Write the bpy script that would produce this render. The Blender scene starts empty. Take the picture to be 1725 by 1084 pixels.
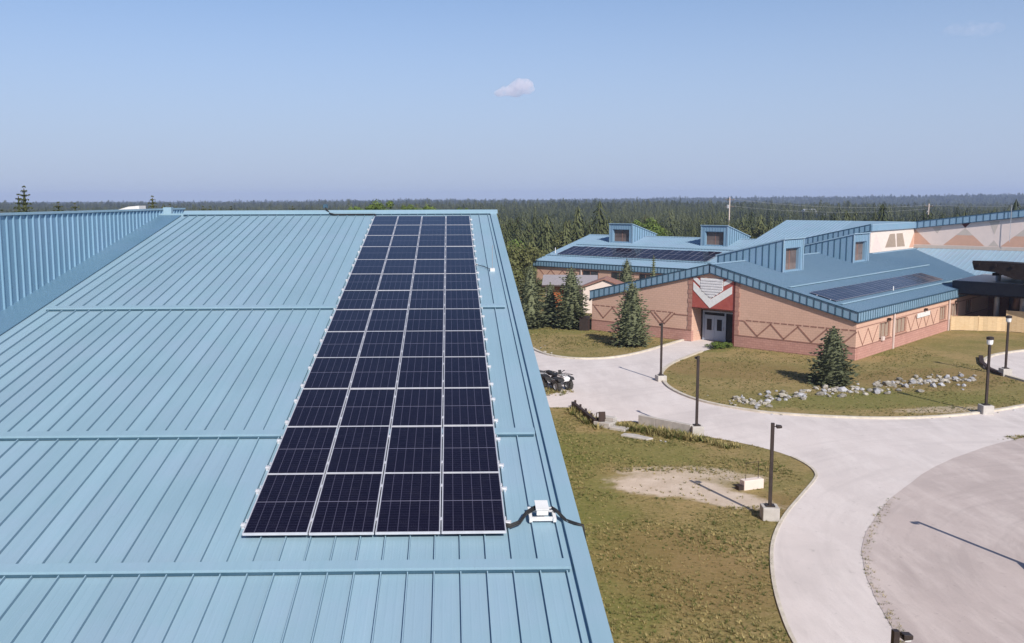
import bpy, bmesh, math, random
from mathutils import Vector, Matrix, noise as mnoise
random.seed(11)
SC = bpy.context.scene
COL = SC.collection
R = math.radians

# ------------------------------------------------------------------ camera
PITCH, ROLL = math.atan(177/1535.0), -0.0035
fwd = Vector((0, math.cos(PITCH), -math.sin(PITCH)))
r0 = Vector((1, 0, 0)); u0 = r0.cross(fwd)
rt = (r0*math.cos(ROLL) + u0*math.sin(ROLL)).normalized(); up = rt.cross(fwd)
cd = bpy.data.cameras.new('camera'); cam = bpy.data.objects.new('camera', cd); COL.objects.link(cam)
mw = Matrix.Identity(4)
for i in range(3):
    mw[i][0] = rt[i]; mw[i][1] = up[i]; mw[i][2] = -fwd[i]
mw[0][3], mw[1][3], mw[2][3] = 0, 0, 12.5
cam.matrix_world = mw
cd.sensor_width = 36; cd.lens = 1535/1725*36
cd.shift_x = (862.5-785)/1725; cd.shift_y = -(542-515)/1725
cd.clip_start = 0.3; cd.clip_end = 20000
SC.camera = cam

# ------------------------------------------------------------------ sky, sun, exposure
SUN_EL, SUN_AZ = R(36), R(21)            # sun stands behind the camera, to the right
sun_dir = Vector((math.sin(SUN_AZ)*math.cos(SUN_EL), -math.cos(SUN_AZ)*math.cos(SUN_EL), math.sin(SUN_EL)))
w = bpy.data.worlds.new('World'); SC.world = w; w.use_nodes = True
nt = w.node_tree; nt.nodes.clear()
sky = nt.nodes.new('ShaderNodeTexSky'); sky.sky_type = 'NISHITA'; sky.sun_disc = False
sky.sun_elevation = SUN_EL; sky.sun_rotation = math.atan2(sun_dir.x, sun_dir.y)
sky.altitude = 300; sky.air_density = 0.8; sky.dust_density = 0.6; sky.ozone_density = 4.0
bg = nt.nodes.new('ShaderNodeBackground'); bg.inputs[1].default_value = 0.095
wo = nt.nodes.new('ShaderNodeOutputWorld')
# summer haze: the lowest degrees of the sky, all the way round, fade to pale lavender
tcw = nt.nodes.new('ShaderNodeTexCoord'); spw = nt.nodes.new('ShaderNodeSeparateXYZ'); mrw = nt.nodes.new('ShaderNodeMapRange'); mxw = nt.nodes.new('ShaderNodeMix')
mrw.interpolation_type = 'SMOOTHSTEP'; mrw.inputs[1].default_value = -.02; mrw.inputs[2].default_value = .34; mrw.inputs[3].default_value = .93; mrw.inputs[4].default_value = .0
mxw.data_type = 'RGBA'; mxw.inputs[7].default_value = (3.35, 3.92, 5.25, 1)
nt.links.new(tcw.outputs['Generated'], spw.inputs[0]); nt.links.new(spw.outputs[2], mrw.inputs[0]); nt.links.new(mrw.outputs[0], mxw.inputs[0])
nt.links.new(sky.outputs[0], mxw.inputs[6]); nt.links.new(mxw.outputs[2], bg.inputs[0]); nt.links.new(bg.outputs[0], wo.inputs[0])
sl = bpy.data.lights.new('sun', 'SUN'); sl.energy = 3.9; sl.angle = R(0.53); sl.color = (1.0, 0.93, 0.84)
so = bpy.data.objects.new('sun', sl); COL.objects.link(so)
so.rotation_euler = sun_dir.to_track_quat('Z', 'Y').to_euler(); so.location = (40, -60, 80)
SC.view_settings.view_transform = 'Standard'; SC.view_settings.look = 'None'
SC.view_settings.exposure = 0.47; SC.view_settings.gamma = 1.0; SC.view_settings.use_curve_mapping = False
SC.cycles.volume_bounces = 6

# ------------------------------------------------------------------ helpers
class MB:
    def __init__(s, f=None): s.v = []; s.f = []; s.t = f
    def add(s, vs, fs):
        n = len(s.v)
        s.v += [tuple(s.t(p)) if s.t else tuple(p) for p in vs]
        s.f += [tuple(i+n for i in q) for q in fs]; return s
    def box(s, a, b):
        x0, y0, z0 = a; x1, y1, z1 = b
        return s.add([(x0,y0,z0),(x1,y0,z0),(x1,y1,z0),(x0,y1,z0),(x0,y0,z1),(x1,y0,z1),(x1,y1,z1),(x0,y1,z1)],
                     [(0,3,2,1),(4,5,6,7),(0,1,5,4),(1,2,6,5),(2,3,7,6),(3,0,4,7)])
    def prism(s, poly, d):
        n = len(poly); d = Vector(d)
        vs = [Vector(p) for p in poly] + [Vector(p)+d for p in poly]
        return s.add(vs, [tuple(range(n-1,-1,-1)), tuple(range(n,2*n))] + [(i,(i+1)%n,(i+1)%n+n,i+n) for i in range(n)])
    def bar(s, p, q, w, h=None, upv=(0,0,1)):
        p = Vector(p); q = Vector(q); h = h or w
        d = (q-p).normalized(); u = Vector(upv)
        if abs(d.dot(u)) > .95: u = Vector((0,1,0))
        sx = d.cross(u).normalized()*(w/2); sy = sx.cross(d).normalized()*(h/2)
        return s.prism([p-sx-sy, p+sx-sy, p+sx+sy, p-sx+sy], q-p)
    def tube(s, pts, r, n=8, r1=None):
        pts = [Vector(p) for p in pts]; m = len(pts); vs = []
        for i, p in enumerate(pts):
            d = (pts[min(i+1,m-1)]-pts[max(i-1,0)]).normalized()
            u = Vector((0,0,1)) if abs(d.z) < .9 else Vector((1,0,0))
            a = d.cross(u).normalized(); b = a.cross(d)
            rr = r if r1 is None else r+(r1-r)*i/(m-1)
            vs += [p+a*rr*math.cos(2*math.pi*k/n)+b*rr*math.sin(2*math.pi*k/n) for k in range(n)]
        fs = [(i*n+k, i*n+(k+1)%n, (i+1)*n+(k+1)%n, (i+1)*n+k) for i in range(m-1) for k in range(n)]
        fs += [tuple(range(n-1,-1,-1)), tuple((m-1)*n+k for k in range(n))]
        return s.add(vs, fs)
    def lathe(s, prof, n=16, axis='z', c=(0,0,0)):
        vs = []
        for r, z in prof:
            for k in range(n):
                a = 2*math.pi*k/n; x, y = r*math.cos(a), r*math.sin(a)
                p = {'z': (x,y,z), 'x': (z,x,y), 'y': (x,z,y)}[axis]
                vs.append((p[0]+c[0], p[1]+c[1], p[2]+c[2]))
        m = len(prof)
        fs = [(i*n+k, i*n+(k+1)%n, (i+1)*n+(k+1)%n, (i+1)*n+k) for i in range(m-1) for k in range(n)]
        return s.add(vs, fs)
    def data(s, name):
        me = bpy.data.meshes.new(name); me.from_pydata(s.v, [], s.f); me.validate(); 
        bm = bmesh.new(); bm.from_mesh(me); bmesh.ops.recalc_face_normals(bm, faces=bm.faces); bm.to_mesh(me); bm.free()
        return me
    def build(s, name, m, parent=None, bevel=0, smooth=False):
        me = s.data(name); return link(name, me, m, parent, bevel, smooth)

def link(name, me, m, parent=None, bevel=0, smooth=False):
    if m and not me.materials: me.materials.append(m)
    o = bpy.data.objects.new(name, me); COL.objects.link(o)
    if parent: o.parent = parent
    if smooth:
        for p in me.polygons: p.use_smooth = True
    if bevel:
        b = o.modifiers.new('bevel', 'BEVEL'); b.width = bevel; b.segments = 2; b.limit_method = 'ANGLE'
    return o
def empty(name, loc=(0,0,0), rz=0, rx=0):
    o = bpy.data.objects.new(name, None); COL.objects.link(o); o.location = loc; o.rotation_euler = (rx, 0, rz)
    o.empty_display_size = .2; return o
def tag(o, label=None, cat=None, group=None, kind=None):
    if label: o['label'] = label
    if cat: o['category'] = cat
    if group: o['group'] = group
    if kind: o['kind'] = kind
    return o
def copy_tree(o, parent=None):
    c = o.copy(); COL.objects.link(c); c.parent = parent
    for ch in o.children: copy_tree(ch, c)
    return c
ORD = ['first','second','third','fourth','fifth','sixth','seventh','eighth','ninth','tenth','eleventh','twelfth','thirteenth',
       'fourteenth','fifteenth','sixteenth','seventeenth','eighteenth','nineteenth','twentieth','twenty-first','twenty-second',
       'twenty-third','twenty-fourth','twenty-fifth','twenty-sixth']

# ------------------------------------------------------------------ materials
class NT:
    def __init__(s, name):
        s.m = bpy.data.materials.new(name); s.m.use_nodes = True; s.t = s.m.node_tree
        s.b = s.t.nodes['Principled BSDF']; s.out = s.t.nodes['Material Output']
    def n(s, typ, **kw):
        x = s.t.nodes.new(typ)
        for k, v in kw.items(): setattr(x, k, v)
        return x
    def l(s, a, b): s.t.links.new(a, b)
    def val(s, x, v):
        if hasattr(v, 'is_linked') or hasattr(v, 'links'): s.l(v, x)
        else: x.default_value = v
    def math(s, op, a, b=None, c=None, clamp=False):
        x = s.n('ShaderNodeMath', operation=op); x.use_clamp = clamp
        for i, v in enumerate((a, b, c)):
            if v is not None: s.val(x.inputs[i], v)
        return x.outputs[0]
    def mix(s, f, a, b, blend='MIX'):
        x = s.n('ShaderNodeMix', data_type='RGBA', blend_type=blend)
        s.val(x.inputs[0], f); s.val(x.inputs[6], col4(a)); s.val(x.inputs[7], col4(b)); return x.outputs[2]
    def coord(s, kind='Object', scale=(1,1,1), rot=(0,0,0)):
        if kind == 'World': v = s.n('ShaderNodeNewGeometry').outputs['Position']
        else: v = s.n('ShaderNodeTexCoord').outputs[kind]
        mp = s.n('ShaderNodeMapping'); s.l(v, mp.inputs[0]); mp.inputs['Scale'].default_value = scale; mp.inputs['Rotation'].default_value = rot
        return mp.outputs[0]
    def noise(s, vec, scale, detail=4, rough=.55, lo=None, hi=None):
        x = s.n('ShaderNodeTexNoise'); s.l(vec, x.inputs['Vector']); x.inputs['Scale'].default_value = scale
        x.inputs['Detail'].default_value = detail; x.inputs['Roughness'].default_value = rough
        o = x.outputs['Fac']
        if lo is not None:
            r = s.n('ShaderNodeMapRange'); r.inputs[1].default_value = lo; r.inputs[2].default_value = hi; s.l(o, r.inputs[0]); o = r.outputs[0]
        return o
    def bump(s, h, strength=.3, dist=.02):
        x = s.n('ShaderNodeBump'); s.l(h, x.inputs['Height']); x.inputs['Strength'].default_value = strength; x.inputs['Distance'].default_value = dist
        s.l(x.outputs[0], s.b.inputs['Normal'])
    def color(s, c): s.val(s.b.inputs['Base Color'], col4(c))
    def set(s, rough=.6, metal=0, spec=.5):
        s.b.inputs['Roughness'].default_value = rough; s.b.inputs['Metallic'].default_value = metal; s.b.inputs['Specular IOR Level'].default_value = spec
        return s.m
def col4(c):
    if isinstance(c, (tuple, list)): return (c[0], c[1], c[2], 1)
    return c
def simple(name, c1, c2=None, rough=.6, metal=0, spec=.4, scale=3, lo=.35, hi=.65, kind='World', stretch=(1,1,1), bump=0, bscale=30, bdist=.02, vary=0):
    k = NT(name); v = k.coord(kind, stretch)
    c = k.mix(k.noise(v, scale, 5, .6, lo, hi), c1, c2) if c2 else col4(c1)
    if vary:
        h = k.n('ShaderNodeHueSaturation'); oi = k.n('ShaderNodeObjectInfo')
        k.val(h.inputs['Value'], k.math('MULTIPLY_ADD', oi.outputs['Random'], vary*2, 1-vary)); k.val(h.inputs['Color'], c); c = h.outputs[0]
    k.color(c)
    if bump: k.bump(k.noise(v, bscale, 4), bump, bdist)
    return k.set(rough, metal, spec)

def metal_roof(name, c1, c2, streak=(7,.25,.25), rot=0, kind='World', rough=.42):
    k = NT(name); v = k.coord(kind, streak, (0,0,rot)); v2 = k.coord(kind)
    f = k.math('MULTIPLY', k.noise(v, 1.3, 5, .6, .3, .72), .8)
    c = k.mix(f, c1, c2)
    c = k.mix(k.math('MULTIPLY', k.noise(v2, .35, 3, .5, .35, .7), .5), c, tuple(x*.9 for x in c1))
    c = k.mix(k.math('MULTIPLY', k.noise(v2, 14, 6, .7, .66, .8), .18), c, (.22,.24,.24))
    c = k.mix(k.math('MULTIPLY', k.noise(v2, .55, 4, .6, .45, .62), .35), c, (c1[0]*1.16, c1[1]*1.0, c1[2]*1.06))
    c = k.mix(k.math('MULTIPLY', k.noise(v, 5, 4, .7, .58, .75), .40), c, tuple(x*.78 for x in c1))
    oi = k.n('ShaderNodeObjectInfo'); h = k.n('ShaderNodeHueSaturation')
    k.val(h.inputs['Value'], k.math('MULTIPLY_ADD', oi.outputs['Random'], .09, .955)); k.val(h.inputs['Color'], c)
    k.color(h.outputs[0]); k.bump(k.noise(v, 2.2, 3), .2, .012)
    return k.set(rough, 0, .5)
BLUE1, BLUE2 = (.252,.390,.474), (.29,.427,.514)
M_ROOF = metal_roof('blue_metal_roof', BLUE1, BLUE2, rot=R(-1), kind='World')
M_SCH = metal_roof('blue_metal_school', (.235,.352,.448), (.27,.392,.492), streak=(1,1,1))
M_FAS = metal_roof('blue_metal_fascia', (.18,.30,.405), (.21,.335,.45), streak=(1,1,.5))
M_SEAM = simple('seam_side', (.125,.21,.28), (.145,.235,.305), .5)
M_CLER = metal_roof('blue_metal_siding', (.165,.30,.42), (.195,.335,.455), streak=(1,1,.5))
M_SEAMS_SHADE = simple('shaded_school_seam', (.13,.215,.30), (.15,.24,.33), .5)  # right slope seams coloured dark for the weaker sun on their sides
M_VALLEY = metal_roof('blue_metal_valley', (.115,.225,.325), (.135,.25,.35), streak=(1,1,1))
M_RIB_SHADE = simple('shade_rib', (.035,.085,.125), (.05,.105,.15), .5)  # rib shadow lines put into the colour of the ribs
M_FASD = simple('dark_blue_trim', (.03,.075,.12), (.04,.09,.14), .5)
M_PALEW = simple('pale_grey_slat', (.58,.57,.60), (.66,.65,.67), .6)
M_ALU = simple('aluminium', (.62,.62,.66), (.7,.7,.73), .35, .3, .5, 6)
M_WHITE = simple('white_paint', (.74,.74,.74), (.66,.66,.65), .5, scale=4)
M_BLACK = simple('black_rubber', (.016,.016,.018), (.028,.027,.026), .55, scale=9)
M_GREY = simple('grey_metal', (.3,.31,.33), (.36,.37,.39), .45, .3)

def brick_mat(name, c1, c2, mortar, sc=1.0):
    k = NT(name); tc = k.n('ShaderNodeTexCoord'); sp = k.n('ShaderNodeSeparateXYZ'); k.l(tc.outputs['Object'], sp.inputs[0])
    cb = k.n('ShaderNodeCombineXYZ'); k.val(cb.inputs[0], k.math('ADD', sp.outputs[0], sp.outputs[1])); k.l(sp.outputs[2], cb.inputs[1])
    br = k.n('ShaderNodeTexBrick'); k.l(cb.outputs[0], br.inputs['Vector'])
    br.inputs['Color1'].default_value = col4(c1); br.inputs['Color2'].default_value = col4(c2); br.inputs['Mortar'].default_value = col4(mortar)
    br.inputs['Scale'].default_value = 1.0; br.inputs['Brick Width'].default_value = .4*sc; br.inputs['Row Height'].default_value = .2*sc; br.inputs['Mortar Size'].default_value = .012
    v = k.coord('Object')
    c = k.mix(k.math('MULTIPLY', k.noise(v, .5, 5, .6, .35, .7), .35), br.outputs['Color'], tuple(x*.8 for x in c1))
    c = k.mix(k.math('MULTIPLY', k.noise(v, 5, 5, .6, .5, .8), .25), c, tuple(min(1, x*1.2) for x in c2))
    k.color(c); k.bump(br.outputs['Fac'], -.25, .01)
    return k.set(.85, 0, .2)
M_BRICK = brick_mat('pink_block_wall', (.585,.38,.29), (.62,.405,.31), (.48,.30,.24))
M_BASE = brick_mat('red_split_block', (.45,.245,.205), (.51,.29,.24), (.33,.17,.14))
M_BAND = simple('dark_brick_band', (.23,.115,.09), (.31,.17,.13), .85, scale=6)
M_QUOIN = simple('quoin_brick', (.33,.17,.135), (.40,.22,.175), .85, scale=5)
M_CREAM = simple('cream_panel', (.66,.56,.50), (.70,.60,.54), .8, scale=3)
M_PALE = simple('pale_wall', (.67,.555,.51), (.63,.525,.485), .8, scale=2)
M_SALMON = simple('salmon_paint', (.56,.33,.24), (.52,.31,.23), .8, scale=2)
M_RED = simple('brick_red_panel', (.33,.075,.062), (.38,.095,.075), .6, scale=3)
M_DRED = simple('dark_red', (.10,.022,.02), None, .6)
M_DOOR = simple('slate_blue_door', (.28,.345,.44), (.31,.38,.47), .5)
M_DARKP = simple('dark_door_pane', (.012,.014,.02), (.02,.023,.03), .3, spec=.2)
M_CONC = simple('concrete', (.50,.47,.44), (.40,.375,.35), .9, scale=2.2, bump=.4, bscale=25, spec=.2)
M_POST = simple('dark_bronze_post', (.035,.026,.024), (.05,.036,.032), .5, .2)
M_WOOD = simple('cream_fence_wood', (.62,.47,.29), (.56,.40,.23), .8, scale=3, stretch=(1,1,4), vary=.1)
M_ORANGE = simple('orange_stained_wood', (.38,.12,.035), (.30,.085,.03), .7, scale=4)
M_TIMBER = simple('dark_timber', (.028,.017,.015), (.05,.03,.024), .7, scale=3)
M_EBONY = simple('ebony_timber', (.012,.008,.008), (.02,.014,.013), .75, scale=3, spec=.2)
M_NAVY = simple('navy_trim', (.014,.02,.034), (.02,.027,.042), .6)
M_SHINGLE = simple('grey_shingle', (.24,.22,.24), (.30,.28,.29), .9, scale=7)
M_GALV = simple('galvanised', (.42,.43,.45), (.52,.53,.55), .4, .4)
def glass_mat(name, c, rough=.08):
    k = NT(name); k.color(k.mix(k.noise(k.coord('World'), .8, 3, .5, .4, .6), c, tuple(x*1.6 for x in c))); return k.set(rough, 0, .8)
M_GLASS = glass_mat('dark_glass', (.03,.035,.045))
M_BLIND = simple('window_blind', (.30,.23,.18), (.36,.28,.22), .6, scale=5)

def solar_mat():
    k = NT('solar_cells'); sp = k.n('ShaderNodeSeparateXYZ'); tc = k.n('ShaderNodeTexCoord'); k.l(tc.outputs['Object'], sp.inputs[0])
    def lines(x, n, length, off, wid):
        f = k.math('FRACT', k.math('DIVIDE', k.math('SUBTRACT', x, off), length/n))
        return k.math('GREATER_THAN', k.math('ABSOLUTE', k.math('SUBTRACT', f, .5)), .5-wid/2)
    cl = lines(sp.outputs[0], 6, .960, .02, .055); rl = lines(sp.outputs[1], 24, 1.95, .0215, .10)
    bus = lines(sp.outputs[0], 30, .960, .036, .14)
    mid = k.math('LESS_THAN', k.math('ABSOLUTE', k.math('SUBTRACT', sp.outputs[1], .996)), .011)
    oi = k.n('ShaderNodeObjectInfo'); v = k.coord('Object')
    base = k.mix(oi.outputs['Random'], (.0045,.003,.011), (.006,.0042,.0135))
    wn = k.n('ShaderNodeTexWhiteNoise', noise_dimensions='2D')
    cbx = k.n('ShaderNodeCombineXYZ'); k.val(cbx.inputs[0], k.math('FLOOR', k.math('DIVIDE', sp.outputs[0], .16))); k.val(cbx.inputs[1], k.math('FLOOR', k.math('DIVIDE', sp.outputs[1], .0812))); k.l(cbx.outputs[0], wn.inputs['Vector'])
    base = k.mix(k.math('MULTIPLY', wn.outputs['Value'], .5), base, (.0105,.008,.02))
    c = k.mix(k.math('MULTIPLY', bus, .05), base, (.12,.12,.17))
    c = k.mix(k.math('MULTIPLY', rl, .08), c, (.2,.19,.28)); c = k.mix(k.math('MULTIPLY', cl, .30), c, (.23,.22,.32)); c = k.mix(k.math('MULTIPLY', mid, .5), c, (.26,.25,.33))
    c = k.mix(k.math('MULTIPLY', k.noise(v, 2.5, 5, .6, .5, .8), .025), c, (.25,.23,.22))
    k.color(c); return k.set(.11, 0, .15)
M_SOLAR = solar_mat()

# ------------------------------------------------------------------ terrain
def sm(a, b, x):
    t = max(0, min(1, (x-a)/(b-a))); return t*t*(3-2*t)
def terr(x, y):
    d = math.hypot(x-30, y-60)
    z = -5.0*sm(110, 260, d)
    r = math.hypot(x, y)
    z += 6*sm(900, 2300, r) + 1*sm(2300, 4200, r)
    if d > 200:
        z += sm(200, 600, d)*(2.2*mnoise.noise((x/310, y/310, 1.3)) + sm(700, 2400, r)*18*mnoise.noise((x/1500, y/900, 7.7)))
    z += 8*math.exp(-((x-170)/260)**2-((y-1150)/330)**2)
    z += 13*math.exp(-((x-2000)/900)**2-((y-3300)/700)**2)
    return z
def nonuni(lo, hi, fine_lo, fine_hi, st, grow=1.16):
    c = [fine_lo]
    while c[-1] < fine_hi: c.append(c[-1]+st)
    s = st
    while c[-1] < hi: s *= grow; c.append(c[-1]+s)
    c[-1] = hi; left = []; s = st; p = fine_lo
    while p > lo: s *= grow; p -= s; left.append(max(p, lo))
    return left[::-1]+c
xs = nonuni(-5200, 5200, -260, 420, 14); ys = nonuni(-400, 5400, 60, 700, 14)
tb = MB(); nx = len(xs)
tb.v = [(x, y, terr(x, y)) for y in ys for x in xs]
tb.f = [(j*nx+i, j*nx+i+1, (j+1)*nx+i+1, (j+1)*nx+i) for j in range(len(ys)-1) for i in range(nx-1)]
def lawn_mat():
    k = NT('dry_lawn'); P = k.coord('World'); geo = k.n('ShaderNodeNewGeometry'); sp = k.n('ShaderNodeSeparateXYZ'); k.l(geo.outputs['Position'], sp.inputs[0])
    big = k.noise(P, .16, 4, .6, .40, .62); mid = k.noise(P, 1.1, 5, .65, .35, .68); fine = k.noise(P, 5.5, 5, .72, .42, .66); st = k.noise(k.coord('World', (1,3.2,1)), 2.6, 5, .7, .52, .68)
    green, brown, straw, dark = (.185,.168,.054), (.335,.245,.112), (.43,.325,.17), (.062,.058,.019)
    c = k.mix(big, brown, green); c = k.mix(k.math('MULTIPLY', mid, .6), c, (.235,.178,.074)); c = k.mix(k.math('MULTIPLY', fine, .45), c, straw)
    c = k.mix(k.math('MULTIPLY', st, .72), c, dark); c = k.mix(k.math('MULTIPLY', k.noise(P, .55, 5, .7, .50, .64), .32), c, (.115,.135,.034)); c = k.mix(k.math('MULTIPLY', k.noise(P, .8, 5, .7, .56, .68), .5), c, (.36,.265,.135))
    def blob(cx, cy, rx, ry, ns, amp, rot=0):
        dx = k.math('SUBTRACT', sp.outputs[0], cx); dy = k.math('SUBTRACT', sp.outputs[1], cy)
        cr, sr = math.cos(rot), math.sin(rot)
        u = k.math('DIVIDE', k.math('ADD', k.math('MULTIPLY', dx, cr), k.math('MULTIPLY', dy, sr)), rx)
        v = k.math('DIVIDE', k.math('SUBTRACT', k.math('MULTIPLY', dy, cr), k.math('MULTIPLY', dx, sr)), ry)
        q = k.math('SQRT', k.math('ADD', k.math('MULTIPLY', u, u), k.math('MULTIPLY', v, v)))
        q = k.math('ADD', q, k.math('MULTIPLY', k.math('SUBTRACT', k.noise(P, ns, 5, .65), .5), amp))
        r = k.n('ShaderNodeMapRange'); r.inputs[1].default_value = 1.05; r.inputs[2].default_value = .72; k.l(q, r.inputs[0]); return r.outputs[0]
    for cx, cy, rx, ry, rot in ((3.6,38,3.5,17,.05),(7.5,45,5,3.5,-.4),(8.5,90,10,6,0),(26,56,11,2.6,.1),(33,74,2.5,2.2,0),(20.5,76,3,2,.3)):
        c = k.mix(k.math('MULTIPLY', blob(cx, cy, rx, ry, .5, 1.1, rot), .62), c, k.mix(fine, (.125,.145,.036), (.20,.195,.06)))
    for cx, cy, rx, ry, rot in ((20,66,8,4,-.4),(33,63,7,4,.3),(7.5,30,3.2,4.5,.2),(13,36,1.6,2.0,0)):
        c = k.mix(k.math('MULTIPLY', blob(cx, cy, rx, ry, .6, 1.0, rot), .55), c, k.mix(mid, (.20,.13,.055), (.27,.185,.085)))
    pale = k.mix(mid, (.62,.52,.43), (.50,.405,.315))
    for cx, cy, rx, ry, rot, s in ((8.8,38.9,2.6,1.6,-.12,1.0),(10.7,37.3,2.6,1.15,-.5,1.0),(9.8,40.8,3.0,1.1,0,.6),(9.4,39.6,3.0,2.4,-.2,.4),(12.6,40.0,1.1,.8,0,.5),(29,53.3,3.6,.9,.1,.5),(10.9,23.5,1.2,1.5,0,.25)):
        c = k.mix(k.math('MULTIPLY', blob(cx, cy, rx, ry, .9, 1.1, rot), s), c, pale)
    far = k.n('ShaderNodeMapRange'); far.inputs[1].default_value = 112; far.inputs[2].default_value = 150; k.l(sp.outputs[1], far.inputs[0])
    c = k.mix(far.outputs[0], c, k.mix(k.noise(P, .05, 4, .6, .4, .6), (.035,.046,.016), (.07,.075,.028)))
    k.color(c); k.bump(k.noise(P, 9, 5, .7), .8, .06); return k.set(.95, 0, .1)
M_LAWN = lawn_mat()
tag(tb.build('ground', M_LAWN, smooth=True), kind='structure')

def gravel_mat(name, c1, c2, c3, arc=.5):
    k = NT(name); P = k.coord('World'); sw = k.coord('World', (1,.28,1), (0,0,R(-24)))
    c = k.mix(k.noise(P, .25, 5, .6, .38, .66), c1, c2)
    c = k.mix(k.math('MULTIPLY', k.noise(sw, .8, 6, .65, .46, .64), .75), c, c3)
    sx_ = k.n('ShaderNodeSeparateXYZ'); k.l(P, sx_.inputs[0]); dx = k.math('SUBTRACT', sx_.outputs[0], 27.0); dy = k.math('SUBTRACT', sx_.outputs[1], 27.0)
    rad_ = k.math('SQRT', k.math('ADD', k.math('MULTIPLY', dx, dx), k.math('MULTIPLY', dy, dy))); ang_ = k.math('ARCTAN2', dy, dx); cbv = k.n('ShaderNodeCombineXYZ'); k.l(rad_, cbv.inputs[0]); k.val(cbv.inputs[1], k.math('MULTIPLY', ang_, 1.4))
    c = k.mix(k.math('MULTIPLY', k.noise(cbv.outputs[0], 1.6, 5, .65, .50, .64), arc), c, tuple(x*.80 for x in c2))
    c = k.mix(k.math('MULTIPLY', k.noise(cbv.outputs[0], 2.7, 4, .6, .56, .68), arc*.7), c, c3)
    c = k.mix(k.math('MULTIPLY', k.noise(P, 22, 4, .7, .5, .8), .35), c, tuple(x*.72 for x in c2))
    c = k.mix(k.math('MULTIPLY', k.noise(P, 3.2, 4, .7, .62, .72), .45), c, tuple(x*.6 for x in c2))
    k.color(c); k.bump(k.noise(P, 30, 4, .7), .5, .015); return k.set(.95, 0, .15)
M_DRIVE = gravel_mat('pale_drive', (.65,.585,.56), (.565,.51,.49), (.69,.63,.605), .24)
M_LOT = gravel_mat('gravel_lot', (.50,.425,.40), (.44,.375,.355), (.58,.505,.475), .34)
M_KERB = simple('kerb_concrete', (.60,.545,.46), (.47,.42,.35), .9, scale=2.5, bump=.4, bscale=18)

LAWN_N = [(5.48, 77.15), (5.9, 74.68), (6.7, 72.63), (8.21, 71.21), (10.05, 70.9), (12.05, 71.68), (14.37, 73.91), (17.11, 77.54), (19.34, 80.5), (20.86, 81.88)]
LAWN_E = [(21.61, 76.8), (19.92, 74.98), (17.1, 71.03), (15.35, 68.2), (14.2, 65.34), (13.68, 62.69), (13.5, 59.66), (14.09, 56.72), (15.09, 54.84), (16.48, 53.38), (17.89, 52.3), (21.0, 51.37), (24.19, 50.89), (27.86, 51.41), (31.42, 52.85), (34.02, 54.22)]
LAWN_S = [(9.25, 24.18), (9.37, 25.42), (9.84, 27.85), (10.51, 30.23), (11.28, 32.44), (12.58, 34.98), (14.22, 37.52), (15.67, 39.75), (16.07, 40.64), (16.18, 41.96), (15.85, 43.57), (15.11, 44.88), (13.99, 46.14), (12.73, 47.24), (12.01, 47.87), (9.87, 50.4), (9.01, 50.83), (7.78, 49.88), (7.19, 49.89), (6.49, 54.17)]
LOT = [(29.69, 46.88), (27.74, 45.96), (25.76, 44.63), (23.29, 42.76), (21.19, 40.85), (18.86, 38.27), (17.21, 36.35), (15.54, 33.95), (14.31, 31.83), (13.47, 29.7), (12.84, 27.39), (12.44, 25.32), (12.11, 24.16)]
PAD = [(47.05, 74.7), (43.59, 73.0), (41.44, 71.36), (39.64, 68.99), (38.34, 66.29), (38.17, 63.77), (38.45, 60.81)]
def smooth_line(p, it=2):
    for _ in range(it):
        q = [p[0]]
        for a, b in zip(p, p[1:]):
            q += [(a[0]*.75+b[0]*.25, a[1]*.75+b[1]*.25), (a[0]*.25+b[0]*.75, a[1]*.25+b[1]*.75)]
        p = q+[p[-1]]
    return p
def jitter(p, amp, seed):
    rr = random.Random(seed); return [(x+rr.uniform(-amp, amp), y+rr.uniform(-amp, amp)) for x, y in p]
def sheet(name, poly, z, m):
    bm = bmesh.new(); vs = [bm.verts.new((x, y, z)) for x, y in poly]; f = bm.faces.new(vs)
    bmesh.ops.triangulate(bm, faces=[f]); bmesh.ops.recalc_face_normals(bm, faces=bm.faces)
    me = bpy.data.meshes.new(name); bm.to_mesh(me); bm.free()
    if me.polygons and me.polygons[0].normal.z < 0: me.flip_normals()
    return tag(link(name, me, m), kind='structure')
LN, LE, LS, LT = (smooth_line(q) for q in (LAWN_N, LAWN_E, LAWN_S, LOT))
drive = [(4.0, 81.5)] + LN + [(22.4, 82.2)] + LE + [(60, 48.6), (60, 20), (40, -6), (12.0, 10.0)] + jitter(LS, .02, 3) + [(4.0, 54.2), (-4, 54.2), (-4, 70)]
sheet('drive', drive, .012, M_DRIVE)
lot = jitter(LT, .02, 5) + [(12.9, 10), (40, -5), (59.9, 20.2), (59.9, 42)]
sheet('gravel_lot', lot, .024, M_LOT)
sheet('concrete_pad', smooth_line(PAD, 2)+[(52, 52.5), (62, 56), (62, 70), (50, 74)], .018, M_DRIVE)
def ribbon(name, pts, w, h, m, parent=None, z0=-.02, seg=None):
    b = MB()
    n = len(pts); off = []
    for i in range(n):
        a = Vector(pts[max(i-1, 0)]); c = Vector(pts[min(i+1, n-1)]); d = (c-a).normalized(); off.append(Vector((-d.y, d.x))*(w/2))
    vs = []
    for p, o in zip(pts, off):
        p = Vector(p)
        for s, z in ((-1, z0), (-1, h), (1, h), (1, z0)): vs.append((p.x+s*o.x, p.y+s*o.y, z))
    fs = [(i*4+k, i*4+(k+1)%4, i*4+4+(k+1)%4, i*4+4+k) for i in range(n-1) for k in range(4)] + [(0,1,2,3), tuple((n-1)*4+k for k in (3,2,1,0))]
    b.add(vs, fs); return b.build(name, m, parent)
tag(ribbon('kerb', LN[3:-2], .22, .13, M_KERB), kind='structure')
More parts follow.
